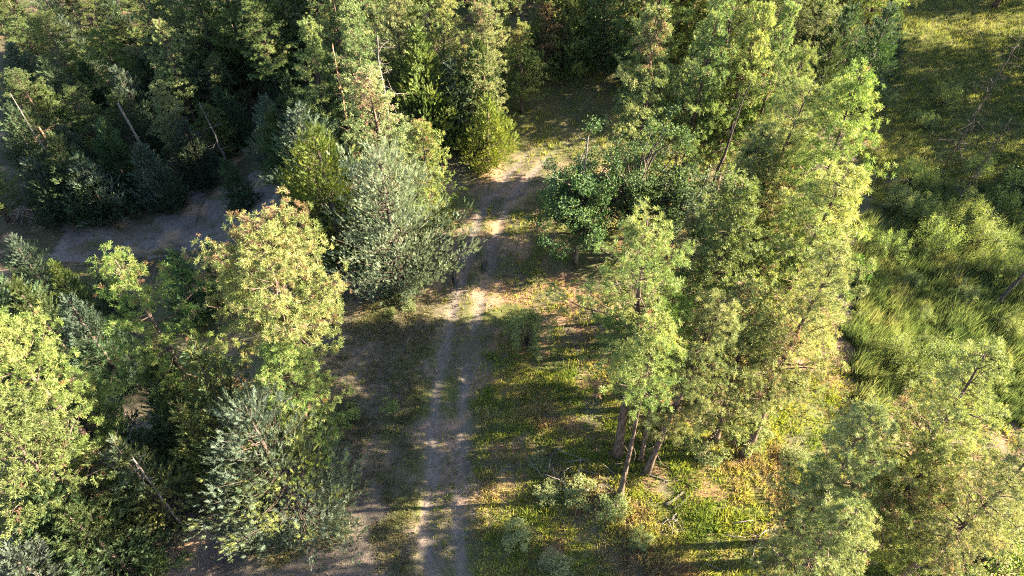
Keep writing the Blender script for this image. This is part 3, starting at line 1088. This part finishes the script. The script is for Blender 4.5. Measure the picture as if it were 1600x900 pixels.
# ---- leafy trees
for u, v, h, R, s, lab in ((912, 240, 7.6, 2.3, 1, "dark leafy tree whose left side overhangs the track"),
                           (1005, 212, 8.2, 2.6, 2, "leafy tree with sunlit top right of the one overhanging the track"),
                           (1075, 255, 6.8, 2.0, 3, "smaller dark leafy tree nearest the pines on the right")):
    xy = under_top(u, v, h)
    place("broadleaf_tree", make_broad(h, R, 1, 85, .12, 44, low=.12, seed=s, clus=.5), xy, lab, "leafy tree", "leafy trees right of the track")


# ------------------------------------------------------------------ shrubs
SH = [make_broad(1.6, 1.1, 5, 26, .085, 42, (.085, .125, .045), (.20, .235, .095), .1, 700 + i, True, .34, vz=1.7) for i in range(3)]
SG = [make_broad(1.1, .8, 5, 20, .075, 40, (.13, .165, .075), (.22, .245, .12), .1, 720 + i, False, .28) for i in range(2)]
SW = [make_broad(.9, .55, 4, 9, .13, 22, (.10, .145, .045), (.18, .215, .075), .15, 740 + i, True, .24) for i in range(2)]


def shrub(kind, u, v, s, label, group, tall=1.0, name="shrub", cat="shrub"):
    me = {"w": SH, "g": SG, "f": SW}[kind]
    i = int(u + v)
    return place(name, me[i % len(me)], onland(u, v), label, cat, group, rz=(u * .7 + v * 1.9) % 6.28, scale=(s, s, s * tall), names=("stems", "crown"))


G1, G2, G3 = "willowy shrubs of the meadow", "grey-green shrubs under the pines", "leafy weeds by the track"
for u, v, s, t, lab in ((1490, 365, 1.25, 1.3, "pale feathery shrub in the middle of the meadow's shrub band"),
                        (1455, 400, 1.1, 1.3, "feathery shrub at the near left of the meadow's shrub band"),
                        (1520, 385, 1.1, 1.2, "feathery shrub at the right end of the meadow's shrub band"),
                        (1435, 350, 1.0, 1.1, "low green shrub at the far left of the meadow's shrub band"),
                        (1420, 290, 1.0, 1.1, "pale shrub beside the grey brush heap at the meadow edge"),
                        (1525, 275, .9, 1.0, "yellow-green bush alone in the meadow above the shrub band"),
                        (1470, 165, 1.1, .9, "grey bush in the shaded part of the upper meadow"),
                        (1440, 195, .8, .8, "small grey bush left of the shaded upper meadow bush"),
                        (1545, 430, 1.0, 1.2, "green shrub below the shrub band toward the right edge"),
                        (1400, 330, 1.1, 1.0, "dark green shrub against the tallest meadow edge pine"),
                        (1480, 590, 1.2, 1.1, "leafy green shrub just behind the open-crowned pine"),
                        (1425, 610, 1.0, 1.1, "leafy shrub left of the one behind the open-crowned pine"),
                        (1500, 470, 0.68, 1.0, "dark green shrub alone in the tall grass of the meadow"),
                        (1440, 500, 0.56, .9, "small shrub left of the one alone in the tall grass"),
                        (1570, 520, 0.74, 1.0, "sunlit shrub in the tall grass by the right edge"),
                        (1420, 445, 0.62, 1.0, "shrub in the tall grass just below the shrub band"),
                        (1380, 400, .9, 1.1, "shrub against the foot of the dense pine clump"),
                        (1540, 560, 0.56, 1.0, "shrub between the sunlit one and the open-crowned pine"),
                        (1580, 440, 0.62, 1.0, "shrub beside the charred leaning trunk"),
                        (1450, 545, 0.62, .9, "shrub in the middle of the sunlit tall grass"),
                        (1395, 570, .9, 1.2, "shrub in the sunlit grass below the dense pine clump")):
    shrub("w", u, v, s, lab, G1, t)
for u, v, s, t, lab in ((905, 775, 1.15, 1.0, "grey-green shrub in front of the brush pile"),
                        (955, 800, 1.1, 1.1, "yellowish shrub beside the thin young pine's foot"),
                        (855, 775, .9, 1.0, "grey-green shrub at the left end of the brush pile"),
                        (845, 725, .8, .8, "dull grey shrub behind the brush pile"),
                        (808, 845, 1.0, 1.3, "broad-leaved green shrub right of the track near the bottom"),
                        (868, 890, 1.0, 1.0, "silvery green shrub at the bottom edge right of the track"),
                        (1000, 845, .8, .9, "small green shrub below the fallen logs"),
                        (1180, 690, 1.1, .9, "yellow-green shrub under the right-hand browning pine"),
                        (1105, 715, .9, .8, "low bright shrub right of the leaning trunk"),
                        (1240, 720, 1.0, .8, "sunlit low shrub left of the medium pine"),
                        (1080, 600, .8, 1.0, "shaded shrub behind the leaning trunk")):
    shrub("g", u, v, s * .68, lab, G2, t)
shrub("w", 825, 535, 1.15, "feathery grey-green shrub beside the right rut of the track", G2, 1.1)
shrub("w", 850, 320, .8, "bright grassy shrub at the edge of the track bend", G2, .8)
for u, v, s, t, lab in ((612, 640, 1.0, 1.0, "bright leafy weed standing alone left of the track"),
                        (552, 652, 1.0, 1.1, "leafy weed at the right edge of the blue-grey juniper's shade"),
                        (640, 482, .9, .8, "bright leafy weed at the foot of the silver-grey juniper"),
                        (612, 492, .7, .7, "small leafy weed left of the one at the silver juniper's foot"),
                        (1590, 300, 2.3, 1.3, "tall leafy stalk against the right edge"),
                        (1560, 330, 2.0, 1.2, "leafy stalk left of the tallest one at the right edge"),
                        (1555, 385, 1.4, 1.0, "shorter leafy stalk at the meadow's right edge"),
                        (1525, 335, 1.3, 1.0, "slender leafy stalk beside the shrub band"),
                        (255, 885, 1.0, .7, "green weed on the bottom bare soil at left"),
                        (290, 880, .8, .6, "small weed right of the green one on the bare soil")):
    shrub("f", u, v, s * .65, lab, G3, t, "weed_plant", "weed")
place("broadleaf_bush", make_broad(3.2, 2.2, 6, 50, .11, 50, (.06, .11, .03), (.16, .20, .05), .1, 761, False, .5), onland(1520, 885),
      "leafy green bush filling the bottom edge at lower right", "bush", names=("stems", "crown"))

# ------------------------------------------------------------------ ground cover (uncountable)
def cover(name, n, dens, templates, hfun, cfun, label, seed, mat=M_GRASS, lean=(0.0, 0.0), jit=.22, tilt=.16):
    rng = np.random.default_rng(seed)
    xs, ys, got = [], [], 0
    for _ in range(40):
        x, y = rng.uniform(-42, 54, 40000), rng.uniform(7, 82, 40000)
        depth = y * CP + CAM_Z * SP
        up = (y * SP - CAM_Z * CP) / depth
        ok = (np.abs(x / depth) < .80) & (np.abs(up) < .50)
        x, y, depth = x[ok], y[ok], depth[ok]
        p = dens(x, y) * np.clip(34 / depth, .35, 1.2) ** 1.4
        k = rng.random(len(x)) < p
        xs.append(x[k])
        ys.append(y[k])
        got += k.sum()
        if got >= n:
            break
    x, y = np.concatenate(xs)[:n], np.concatenate(ys)[:n]
    z = gh(x, y)
    pos = np.stack([x, y, z], -1)
    ax = np.stack([rng.normal(size=len(x)) * tilt + lean[0], rng.normal(size=len(x)) * tilt + lean[1], np.ones(len(x))], -1)
    V, C = scatter(templates, pos, ax, hfun(x, y, rng), cfun(x, y, rng), rng, jit)
    o = link(name, mesh(name, V, soup(V), C, mat))
    tag(o, label, None, None, 'stuff')
    return len(V) // 3


def blend(stops, t):
    t = np.clip(t, 0, 1) * (len(stops) - 1)
    i = np.minimum(t.astype(int), len(stops) - 2)
    f = (t - i)[:, None]
    s = np.array(stops)
    return s[i] * (1 - f) + s[i + 1] * f


def keep_off(x, y):
    bare_ = np.maximum(soft_poly(x, y, BANK, 1.5, 1) * .75, soft_poly(x, y, BARE, .8, 2) * .92)
    return (1 - bare_) * (1 - .93 * (1 - .8 * sstep(38, 43, y)) * rut(x, y) * sstep(.2, .5, fbm(x, y, 3.0, 11) + .15))


CL = clump_templates(RNG, 7, 8, 1.0, 1.1, .10, .6)
CT = clump_templates(RNG, 13, 8, 1.0, .30, .035, .22)
RO = leaf_templates(RNG, 7, 6, .45, 1.2)


def d_green(x, y):
    n = fbm(x, y, 2.6, 51)
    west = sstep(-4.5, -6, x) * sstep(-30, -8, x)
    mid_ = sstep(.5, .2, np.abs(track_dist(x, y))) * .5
    return np.clip(sstep(.40, .62, n) * (1 - .35 * west) + .25 + mid_ * .8 + .5 * sstep(37.5, 41, y) * sstep(8, 5, np.abs(track_dist(x, y))), 0, 1) * keep_off(x, y)


def d_dry(x, y):
    n = fbm(x, y, 2.2, 61)
    return np.clip(sstep(.42, .60, n) + .10, 0, 1) * keep_off(x, y) * .9


mz = lambda x, y: np.maximum(soft_poly(x, y, MEAD, 1, 4), soft_poly(x, y, LUSH, 1, 3))
tri_n = 0
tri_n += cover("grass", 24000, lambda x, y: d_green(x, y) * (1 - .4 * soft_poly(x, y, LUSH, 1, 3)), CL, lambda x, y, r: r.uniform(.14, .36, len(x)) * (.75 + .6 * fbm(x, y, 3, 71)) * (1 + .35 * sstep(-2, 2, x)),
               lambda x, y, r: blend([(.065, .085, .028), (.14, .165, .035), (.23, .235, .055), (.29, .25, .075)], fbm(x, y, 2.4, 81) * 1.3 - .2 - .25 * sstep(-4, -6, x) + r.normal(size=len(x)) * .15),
               "short green grass between the trees and along the track", 1)
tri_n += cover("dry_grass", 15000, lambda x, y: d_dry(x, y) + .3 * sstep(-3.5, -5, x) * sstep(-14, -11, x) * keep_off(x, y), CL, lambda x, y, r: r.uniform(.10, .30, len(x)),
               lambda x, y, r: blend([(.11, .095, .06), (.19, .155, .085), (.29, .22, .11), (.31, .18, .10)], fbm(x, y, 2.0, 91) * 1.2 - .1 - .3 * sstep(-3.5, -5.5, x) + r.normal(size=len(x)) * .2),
               "dry straw-coloured grass scattered over the clearing", 2)
tri_n += cover("meadow_grass", 11000, lambda x, y: soft_poly(x, y, MEAD, 1, 4), CL, lambda x, y, r: r.uniform(.25, .55, len(x)),
               lambda x, y, r: blend([(.055, .085, .03), (.105, .135, .035), (.22, .205, .06)], fbm(x, y, 3.5, 85) + r.normal(size=len(x)) * .15),
               "dense meadow grass beyond the pines on the right", 3)
tri_n += cover("tall_grass", 7500, lambda x, y: soft_poly(x, y, LUSH, 1, 3) * sstep(.2, .45, fbm(x, y, 2.2, 88)), CT, lambda x, y, r: r.uniform(.55, 1.3, len(x)) * (.55 + .9 * fbm(x, y, 1.6, 73)),
               lambda x, y, r: blend([(.045, .08, .03), (.08, .125, .04), (.14, .17, .05), (.23, .20, .09)], fbm(x, y, 1.8, 86) * 1.1 - .1 + .25 * (r.random(len(x)) < .12) + r.normal(size=len(x)) * .15),
               "tall reed-like grass in the lush meadow on the right", 4, lean=(.08, .0), tilt=.22)
tri_n += cover("weeds", 6000, lambda x, y: sstep(.42, .60, fbm(x, y, 2.0, 54)) * sstep(-5, -2, x) * keep_off(x, y) + .02, RO, lambda x, y, r: r.uniform(.07, .13, len(x)),
               lambda x, y, r: blend([(.07, .11, .03), (.14, .18, .04), (.24, .26, .065)], fbm(x, y, 1.6, 57) + r.normal(size=len(x)) * .2),
               "low broad-leaved weeds covering the ground under the pines", 5, M_LEAF)
def east(x, y):
    return sstep(.9, 2.0, track_dist(x, y)) * sstep(25, 21, y) * sstep(18, 14, x)


CU = clump_templates(RNG, 8, 8, 1.0, 1.0, .085, .75)
CW = clump_templates(RNG, 7, 8, 1.0, 1.3, .10, .8)
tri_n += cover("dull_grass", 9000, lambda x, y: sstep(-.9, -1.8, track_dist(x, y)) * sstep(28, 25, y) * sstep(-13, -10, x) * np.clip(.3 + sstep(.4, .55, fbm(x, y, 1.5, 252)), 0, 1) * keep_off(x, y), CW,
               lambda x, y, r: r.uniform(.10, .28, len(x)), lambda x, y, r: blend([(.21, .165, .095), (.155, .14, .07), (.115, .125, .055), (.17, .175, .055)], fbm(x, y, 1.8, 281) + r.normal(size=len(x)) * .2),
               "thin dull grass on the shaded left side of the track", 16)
tri_n += cover("undergrowth", 15000, lambda x, y: east(x, y) * np.clip(.25 + sstep(.38, .52, fbm(x, y, 1.3, 152)), 0, 1), CU, lambda x, y, r: r.uniform(.12, .40, len(x)) * (.6 + .9 * fbm(x, y, 1.6, 171)),
               lambda x, y, r: blend([(.24, .16, .10), (.29, .25, .11), (.25, .26, .06), (.17, .21, .045), (.09, .13, .035)], (fbm(x, y, 1.7, 181) - .5) * 2.2 + .5 + r.normal(size=len(x)) * .16),
               "yellow-green undergrowth with rusty patches between the track and the pines", 15)
LT = [np.array([tri(RNG.normal(size=3) * np.array([.5, .5, .02]) + np.array([0, 0, .03]), unit(RNG.normal(size=3) * np.array([1, 1, .12])) * .35, np.array([0, 0, 1.0]) * .3 + unit(RNG.normal(size=3)) * .7, .06) for _ in range(8)]) for _ in range(6)]
tri_n += cover("litter", 5500, lambda x, y: .35 + .5 * sstep(.45, .6, fbm(x, y, 1.5, 23)), LT, lambda x, y, r: r.uniform(.3, .9, len(x)),
               lambda x, y, r: blend([(.07, .05, .035), (.20, .13, .08), (.32, .27, .22)], r.random(len(x))),
               "fallen needles and twigs littering the soil", 6, M_DEAD and M_GRASS)


# ------------------------------------------------------------------ dead wood
def bent(p0, p1, sag, rng, n=6, wob=.06):
    t = np.linspace(0, 1, n)[:, None]
    p0, p1 = np.array(p0, float), np.array(p1, float)
    L = np.linalg.norm(p1 - p0)
    s = unit(rng.normal(size=3)) * wob * L
    return p0 * (1 - t) + p1 * t + np.array([0, 0, 1]) * (sag * L * 4 * t * (1 - t)) + s * np.sin(t * 4.5) + rng.normal(size=(n, 3)) * .008 * L


def limb_mesh(name, P, r0, r1, mat, sides=6):
    V, T = tube(P, np.linspace(r0, r1, len(P)), sides)
    return mesh(name, V, T, None, mat, True)


def snag(u, v, h, label, lean=(0, 0), r0=.14, nb=9, lb=1.1, mat=M_DEAD, seed=1, group="dead standing trees", r1=.03, droop=-.1, zmin=.35, base=None):
    rng = np.random.default_rng(seed)
    xy = under_top(u - lean[0] * 20, v, h) if base is None else onland(*base)
    root = bpy.data.objects.new("dead_tree", None)
    COL.objects.link(root)
    root.location = (xy[0], xy[1], float(gh(*xy)))
    t = np.linspace(0, 1, 9)
    P = np.stack([lean[0] * t, lean[1] * t, h * t - .1 * (1 - t)], -1) + rng.normal(size=(9, 3)) * np.array([.05, .05, 0]) * t[:, None]
    V, T = tube(P, r0 * (1 - t) + r1 * t, 8)
    V[-1] += np.array([.05, 0, .3])                          # splintered tip
    link("trunk", mesh("trunk", V, T, None, mat, True), root)
    for i in range(nb):
        s = zmin + (1 - zmin) * (i + rng.random()) / nb * .98
        k = s * 8
        j = min(7, int(k))
        p0 = P[j] * (1 - (k - j)) + P[j + 1] * (k - j)
        az = i * 2.4 + rng.normal() * .5
        L = lb * rng.uniform(.45, 1.2) * (1.15 - .6 * s)
        p1 = p0 + np.array([math.cos(az) * L, math.sin(az) * L, L * (droop + rng.normal() * .3)])
        B = bent(p0, p1, rng.uniform(.02, .16), rng)
        Vb, Tb = tube(B, np.linspace(.035 * (1.3 - s), .008, 6), 5)
        S0, S1 = [], []
        for q in range(4):
            w = B[rng.integers(2, 6)]
            S0.append(w); S1.append(w + rng.normal(size=3) * .22 * L)
        Vb, Tb = joinm([(Vb, Tb), prisms(S0, S1, [.009] * 4, [.004] * 4, 3)])
        link("branch", mesh("branch", Vb, Tb, None, mat, True), root)
    tag(root, label, "dead tree", group)
    return root


snag(186, 160, 8.5, "broken grey snag with splintered tip above the blue-green juniper", (-.3, 0), .16, 8, .8, seed=11, r1=.07)
snag(325, 162, 7.5, "thin grey leaning snag with one long bent branch, above the bare bank", (-.6, 0), .10, 7, 1.2, seed=12, base=(366, 278))
snag(62, 203, 7.6, "short snag with orange split wood and pale broken branches at left", (-.5, 0), .15, 14, 1.4, M_REDWOOD, seed=13, r1=.07, droop=.1, zmin=.62)
snag(18, 150, 10.5, "thin leaning grey snag left of the orange split one", (-.5, 0), .10, 6, .6, seed=14)
snag(588, 62, 10.5, "white dead tree with drooping curved branches beside the bright green juniper", (0, 0), .13, 14, 1.9, seed=15, droop=-.25, zmin=.55)
snag(918, 218, 8.6, "grey dead tree top poking out of the leafy trees", (0, 0), .09, 18, .8, seed=16, droop=.2, zmin=.7)
snag(1598, 412, 6.0, "charred leaning trunk with pale twigs at the right edge", (1.3, .4), .13, 6, .8, M_DARKDEAD, seed=17, base=(1552, 478))
snag(1592, 60, 9.5, "thin grey half dead tree at the right edge beyond the meadow", (.3, 0), .045, 44, 1.4, M_JBARK, seed=18, zmin=.15)
snag(1575, 190, 6.5, "grey twiggy dead tree on the right edge beside the upper meadow", (.2, 0), .04, 40, 1.2, M_JBARK, seed=19, zmin=.1)
snag(205, 715, 6.0, "pale dead stem inside the dark juniper at lower left", (.1, 0), .07, 10, .7, seed=20, droop=.3, zmin=.6)
snag(520, 75, 8.5, "thin rusty dead sapling beside the slim sparse pine", (0, 0), .07, 9, .6, M_REDWOOD, seed=21)
snag(1165, 130, 9, "bare dark dead trunk in the gap behind the leafy trees", (.8, 0), .13, 12, 1.2, M_DARKDEAD, seed=22, zmin=.3)


def log(name, a, b, r0, r1, label, cat, group, mat=M_LOG, lift=.02, sag=.02, seed=0):
    rng = np.random.default_rng(seed)
    A, B = onland(*a), onland(*b)
    pa = np.array([A[0], A[1], float(gh(*A)) + r0 * .6 + lift])
    pb = np.array([B[0], B[1], float(gh(*B)) + r1 * .6 + lift])
    P = bent(pa, pb, sag, rng, 7, .035)
    P[:, 2] = np.maximum(P[:, 2], gh(P[:, 0], P[:, 1]) + r1 * .5)
    c = P[0].copy()
    V, T = tube(P - c, np.linspace(r0, r1, 7) * (1 + rng.normal(size=7) * .06), 7)
    L = np.linalg.norm(P[-1] - P[0])
    n = int(2 + L)
    S0, S1 = [], []
    for q in range(n):
        w = P[rng.integers(2, 7)] - c
        S0.append(w); S1.append(w + (unit(rng.normal(size=3)) + np.array([0, 0, .4])) * rng.uniform(.1, .3) * min(L, 2))
    V, T = joinm([(V, T), prisms(S0, S1, [r1 * .6] * n, [r1 * .25] * n, 4)])
    o = link(name, mesh(name, V, T, None, mat, True), None, c)
    return tag(o, label, cat, group)


LG, BG = "logs under the pines", "fallen branches"
log("log", (1000, 742), (1046, 752), .05, .03, "thin straight log at the foot of the leaning trunk", "log", LG, seed=1)
log("log", (1040, 790), (1068, 770), .075, .05, "thicker grey log right of the thin straight one", "log", LG, seed=2)
log("log", (1052, 796), (1082, 772), .05, .03, "pale log lying parallel to the thicker grey log", "log", LG, seed=3)
log("fallen_branch", (305, 345), (338, 283), .05, .02, "pale forked branch lying across the bare grey bank", "branch", BG, seed=4)
log("fallen_branch", (262, 322), (335, 280), .04, .02, "long dull branch at the upper rim of the bare bank", "branch", BG, seed=5)
log("fallen_branch", (632, 545), (645, 522), .03, .012, "bare twig standing out of the dry grass left of the track", "branch", BG, seed=6, sag=.2)
log("fallen_branch", (215, 890), (258, 800), .08, .03, "dark fallen branch leaning beside the dead-centred juniper", "branch", BG, M_DARKDEAD, .15, .08, seed=7)
log("fallen_branch", (190, 865), (250, 835), .06, .03, "dark crossing branch below the dead-centred juniper", "branch", BG, M_DARKDEAD, .2, .06, seed=8)
log("fallen_branch", (225, 905), (240, 850), .06, .03, "dark branch reaching the bottom edge at lower left", "branch", BG, M_DARKDEAD, .1, .05, seed=9)
log("fallen_branch", (522, 885), (545, 888), .025, .012, "small pale twig on the bare soil at the bottom edge", "branch", BG, seed=10, sag=.12)
log("fallen_branch", (590, 815), (600, 850), .02, .01, "dark twig at the edge of the bare soil left of the track", "branch", BG, M_DARKDEAD, seed=12)
log("fallen_branch", (1100, 880), (1140, 895), .04, .02, "grey branch in the grass at the bottom right of the track", "branch", BG, seed=13)
log("fallen_branch", (1340, 560), (1365, 548), .04, .015, "bare stick leaning out of the tall grass by the dense clump", "branch", BG, seed=14, lift=.4)


def heap(u, v, n, spread, label, seed, L=(0.5, 1.4), curve=.1, mat=M_DEAD, r=.028, high=.5, name="brush_pile"):
    rng = np.random.default_rng(seed)
    xy = onland(u, v)
    root = bpy.data.objects.new(name, None)
    COL.objects.link(root)
    z0 = float(gh(*xy))
    root.location = (xy[0], xy[1], z0)
    for i in range(n):
        az = rng.random() * 6.283
        c = np.array([rng.normal() * spread * .45, rng.normal() * spread * .3])
        ln = rng.uniform(*L)
        d = np.array([math.cos(az), math.sin(az), rng.normal() * .35])
        lo = float(gh(xy[0] + c[0], xy[1] + c[1])) - z0
        p0 = np.array([c[0], c[1], lo + rng.uniform(.02, high)]) - d * ln * .5
        p1 = p0 + d * ln
        for p in (p0, p1):
            p[2] = max(p[2], float(gh(xy[0] + p[0], xy[1] + p[1])) - z0 + .02)
        rr = r * rng.uniform(.6, 1.4)
        link("stick", limb_mesh("stick", bent(p0, p1, rng.uniform(-.02, curve), rng), rr, rr * .35, mat, 5), root)
    tag(root, label, "brush pile", "brush piles")
    return root


heap(888, 748, 26, 1.5, "heap of grey dead twigs left of the thin young pine", 31)
heap(965, 790, 8, .5, "small heap of pale sticks at the thin young pine's foot", 36, (.3, .8), .05, high=.25)
heap(42, 345, 26, 1.5, "tangle of long curved grey dead branches at the left edge", 32, (1.0, 2.8), .28, r=.04, high=1.4)
heap(90, 345, 10, .9, "low scatter of grey sticks at the left end of the bare bank", 35, (.5, 1.2), .08)
heap(1398, 288, 16, .9, "grey brush heap at the meadow edge of the dense pine clump", 33, (.4, 1.2))
heap(1190, 850, 14, 1.1, "loose grey brush in the grass near the bottom right", 34, (.4, 1.1), high=.25)
heap(1055, 815, 9, .9, "loose dead sticks just below the logs", 37, (.3, .8), high=.15, r=.02)


# ------------------------------------------------------------------ two dark birds on the track
def bird(u, v, rz, label, size=1.0, head_up=True):
    xy = onland(u, v)
    # one loft from tail tip to beak: (y, z, half width, half height)
    if head_up:
        S = [(-.52, .40, .10, .012), (-.40, .42, .13, .02), (-.28, .43, .10, .06), (-.16, .43, .15, .13), (0, .43, .175, .165), (.14, .45, .15, .15),
             (.22, .53, .09, .10), (.25, .63, .045, .05), (.26, .75, .034, .038), (.28, .84, .036, .04), (.325, .87, .036, .036), (.36, .865, .018, .016), (.40, .85, .004, .004)]
    else:
        S = [(-.50, .44, .11, .012), (-.40, .45, .14, .02), (-.28, .44, .10, .06), (-.16, .43, .15, .13), (0, .42, .175, .165), (.14, .41, .15, .14),
             (.25, .37, .09, .09), (.33, .29, .045, .05), (.39, .21, .034, .038), (.44, .15, .036, .04), (.475, .115, .034, .034), (.495, .085, .016, .016), (.51, .06, .004, .004)]
    S = np.array(S)
    d = unit(np.gradient(S[:, :2], axis=0))
    a = np.arange(10) / 10 * 6.283
    V = []
    for (y, z, w, hh), (dy, dz) in zip(S, d):
        V.append(np.stack([w * np.cos(a), y - dz * hh * np.sin(a), z + dy * hh * np.sin(a)], -1))
    V = np.concatenate(V)
    T = []
    n = len(S)
    for i in range(n - 1):
        for j in range(10):
            k = (j + 1) % 10
            T += [(i * 10 + j, i * 10 + k, i * 10 + 10 + k), (i * 10 + j, i * 10 + 10 + k, i * 10 + 10 + j)]
    V = np.vstack([V, [[0, S[0, 0], S[0, 1]]], [[0, S[-1, 0] + .005, S[-1, 1]]]])
    for j in range(10):
        k = (j + 1) % 10
        T += [(n * 10, k, j), (n * 10 + 1, (n - 1) * 10 + j, (n - 1) * 10 + k)]
    parts = [(V, np.array(T))]
    for sx, st in ((-.07, .06), (.07, -.05)):
        parts.append(tube([(sx, .0, .36), (sx, -.03 + st * .3, .22), (sx, st, .02)], [.045, .018, .012], 6))
        for az in (-.5, 0, .5):
            parts.append(tube([(sx, st, .015), (sx + math.sin(az) * .09, st + math.cos(az) * .09, .008)], [.010, .005], 4))
    V, T = joinm(parts)
    o = link("bird", mesh("bird", V * size, T, None, M_BIRD, True), None, (xy[0], xy[1], float(gh(*xy)) + .0))
    o.rotation_euler = (0, 0, rz)
    tag(o, label, "bird", "dark birds on the track")


M_BIRD = plain_mat("dark_plumage", (.012, .011, .011), .45)
bird(757, 422, 2.9, "plump black bird in the right rut of the track", .85, False)
bird(711, 446, .25, "slim black upright bird in the left rut of the track", .95, True)
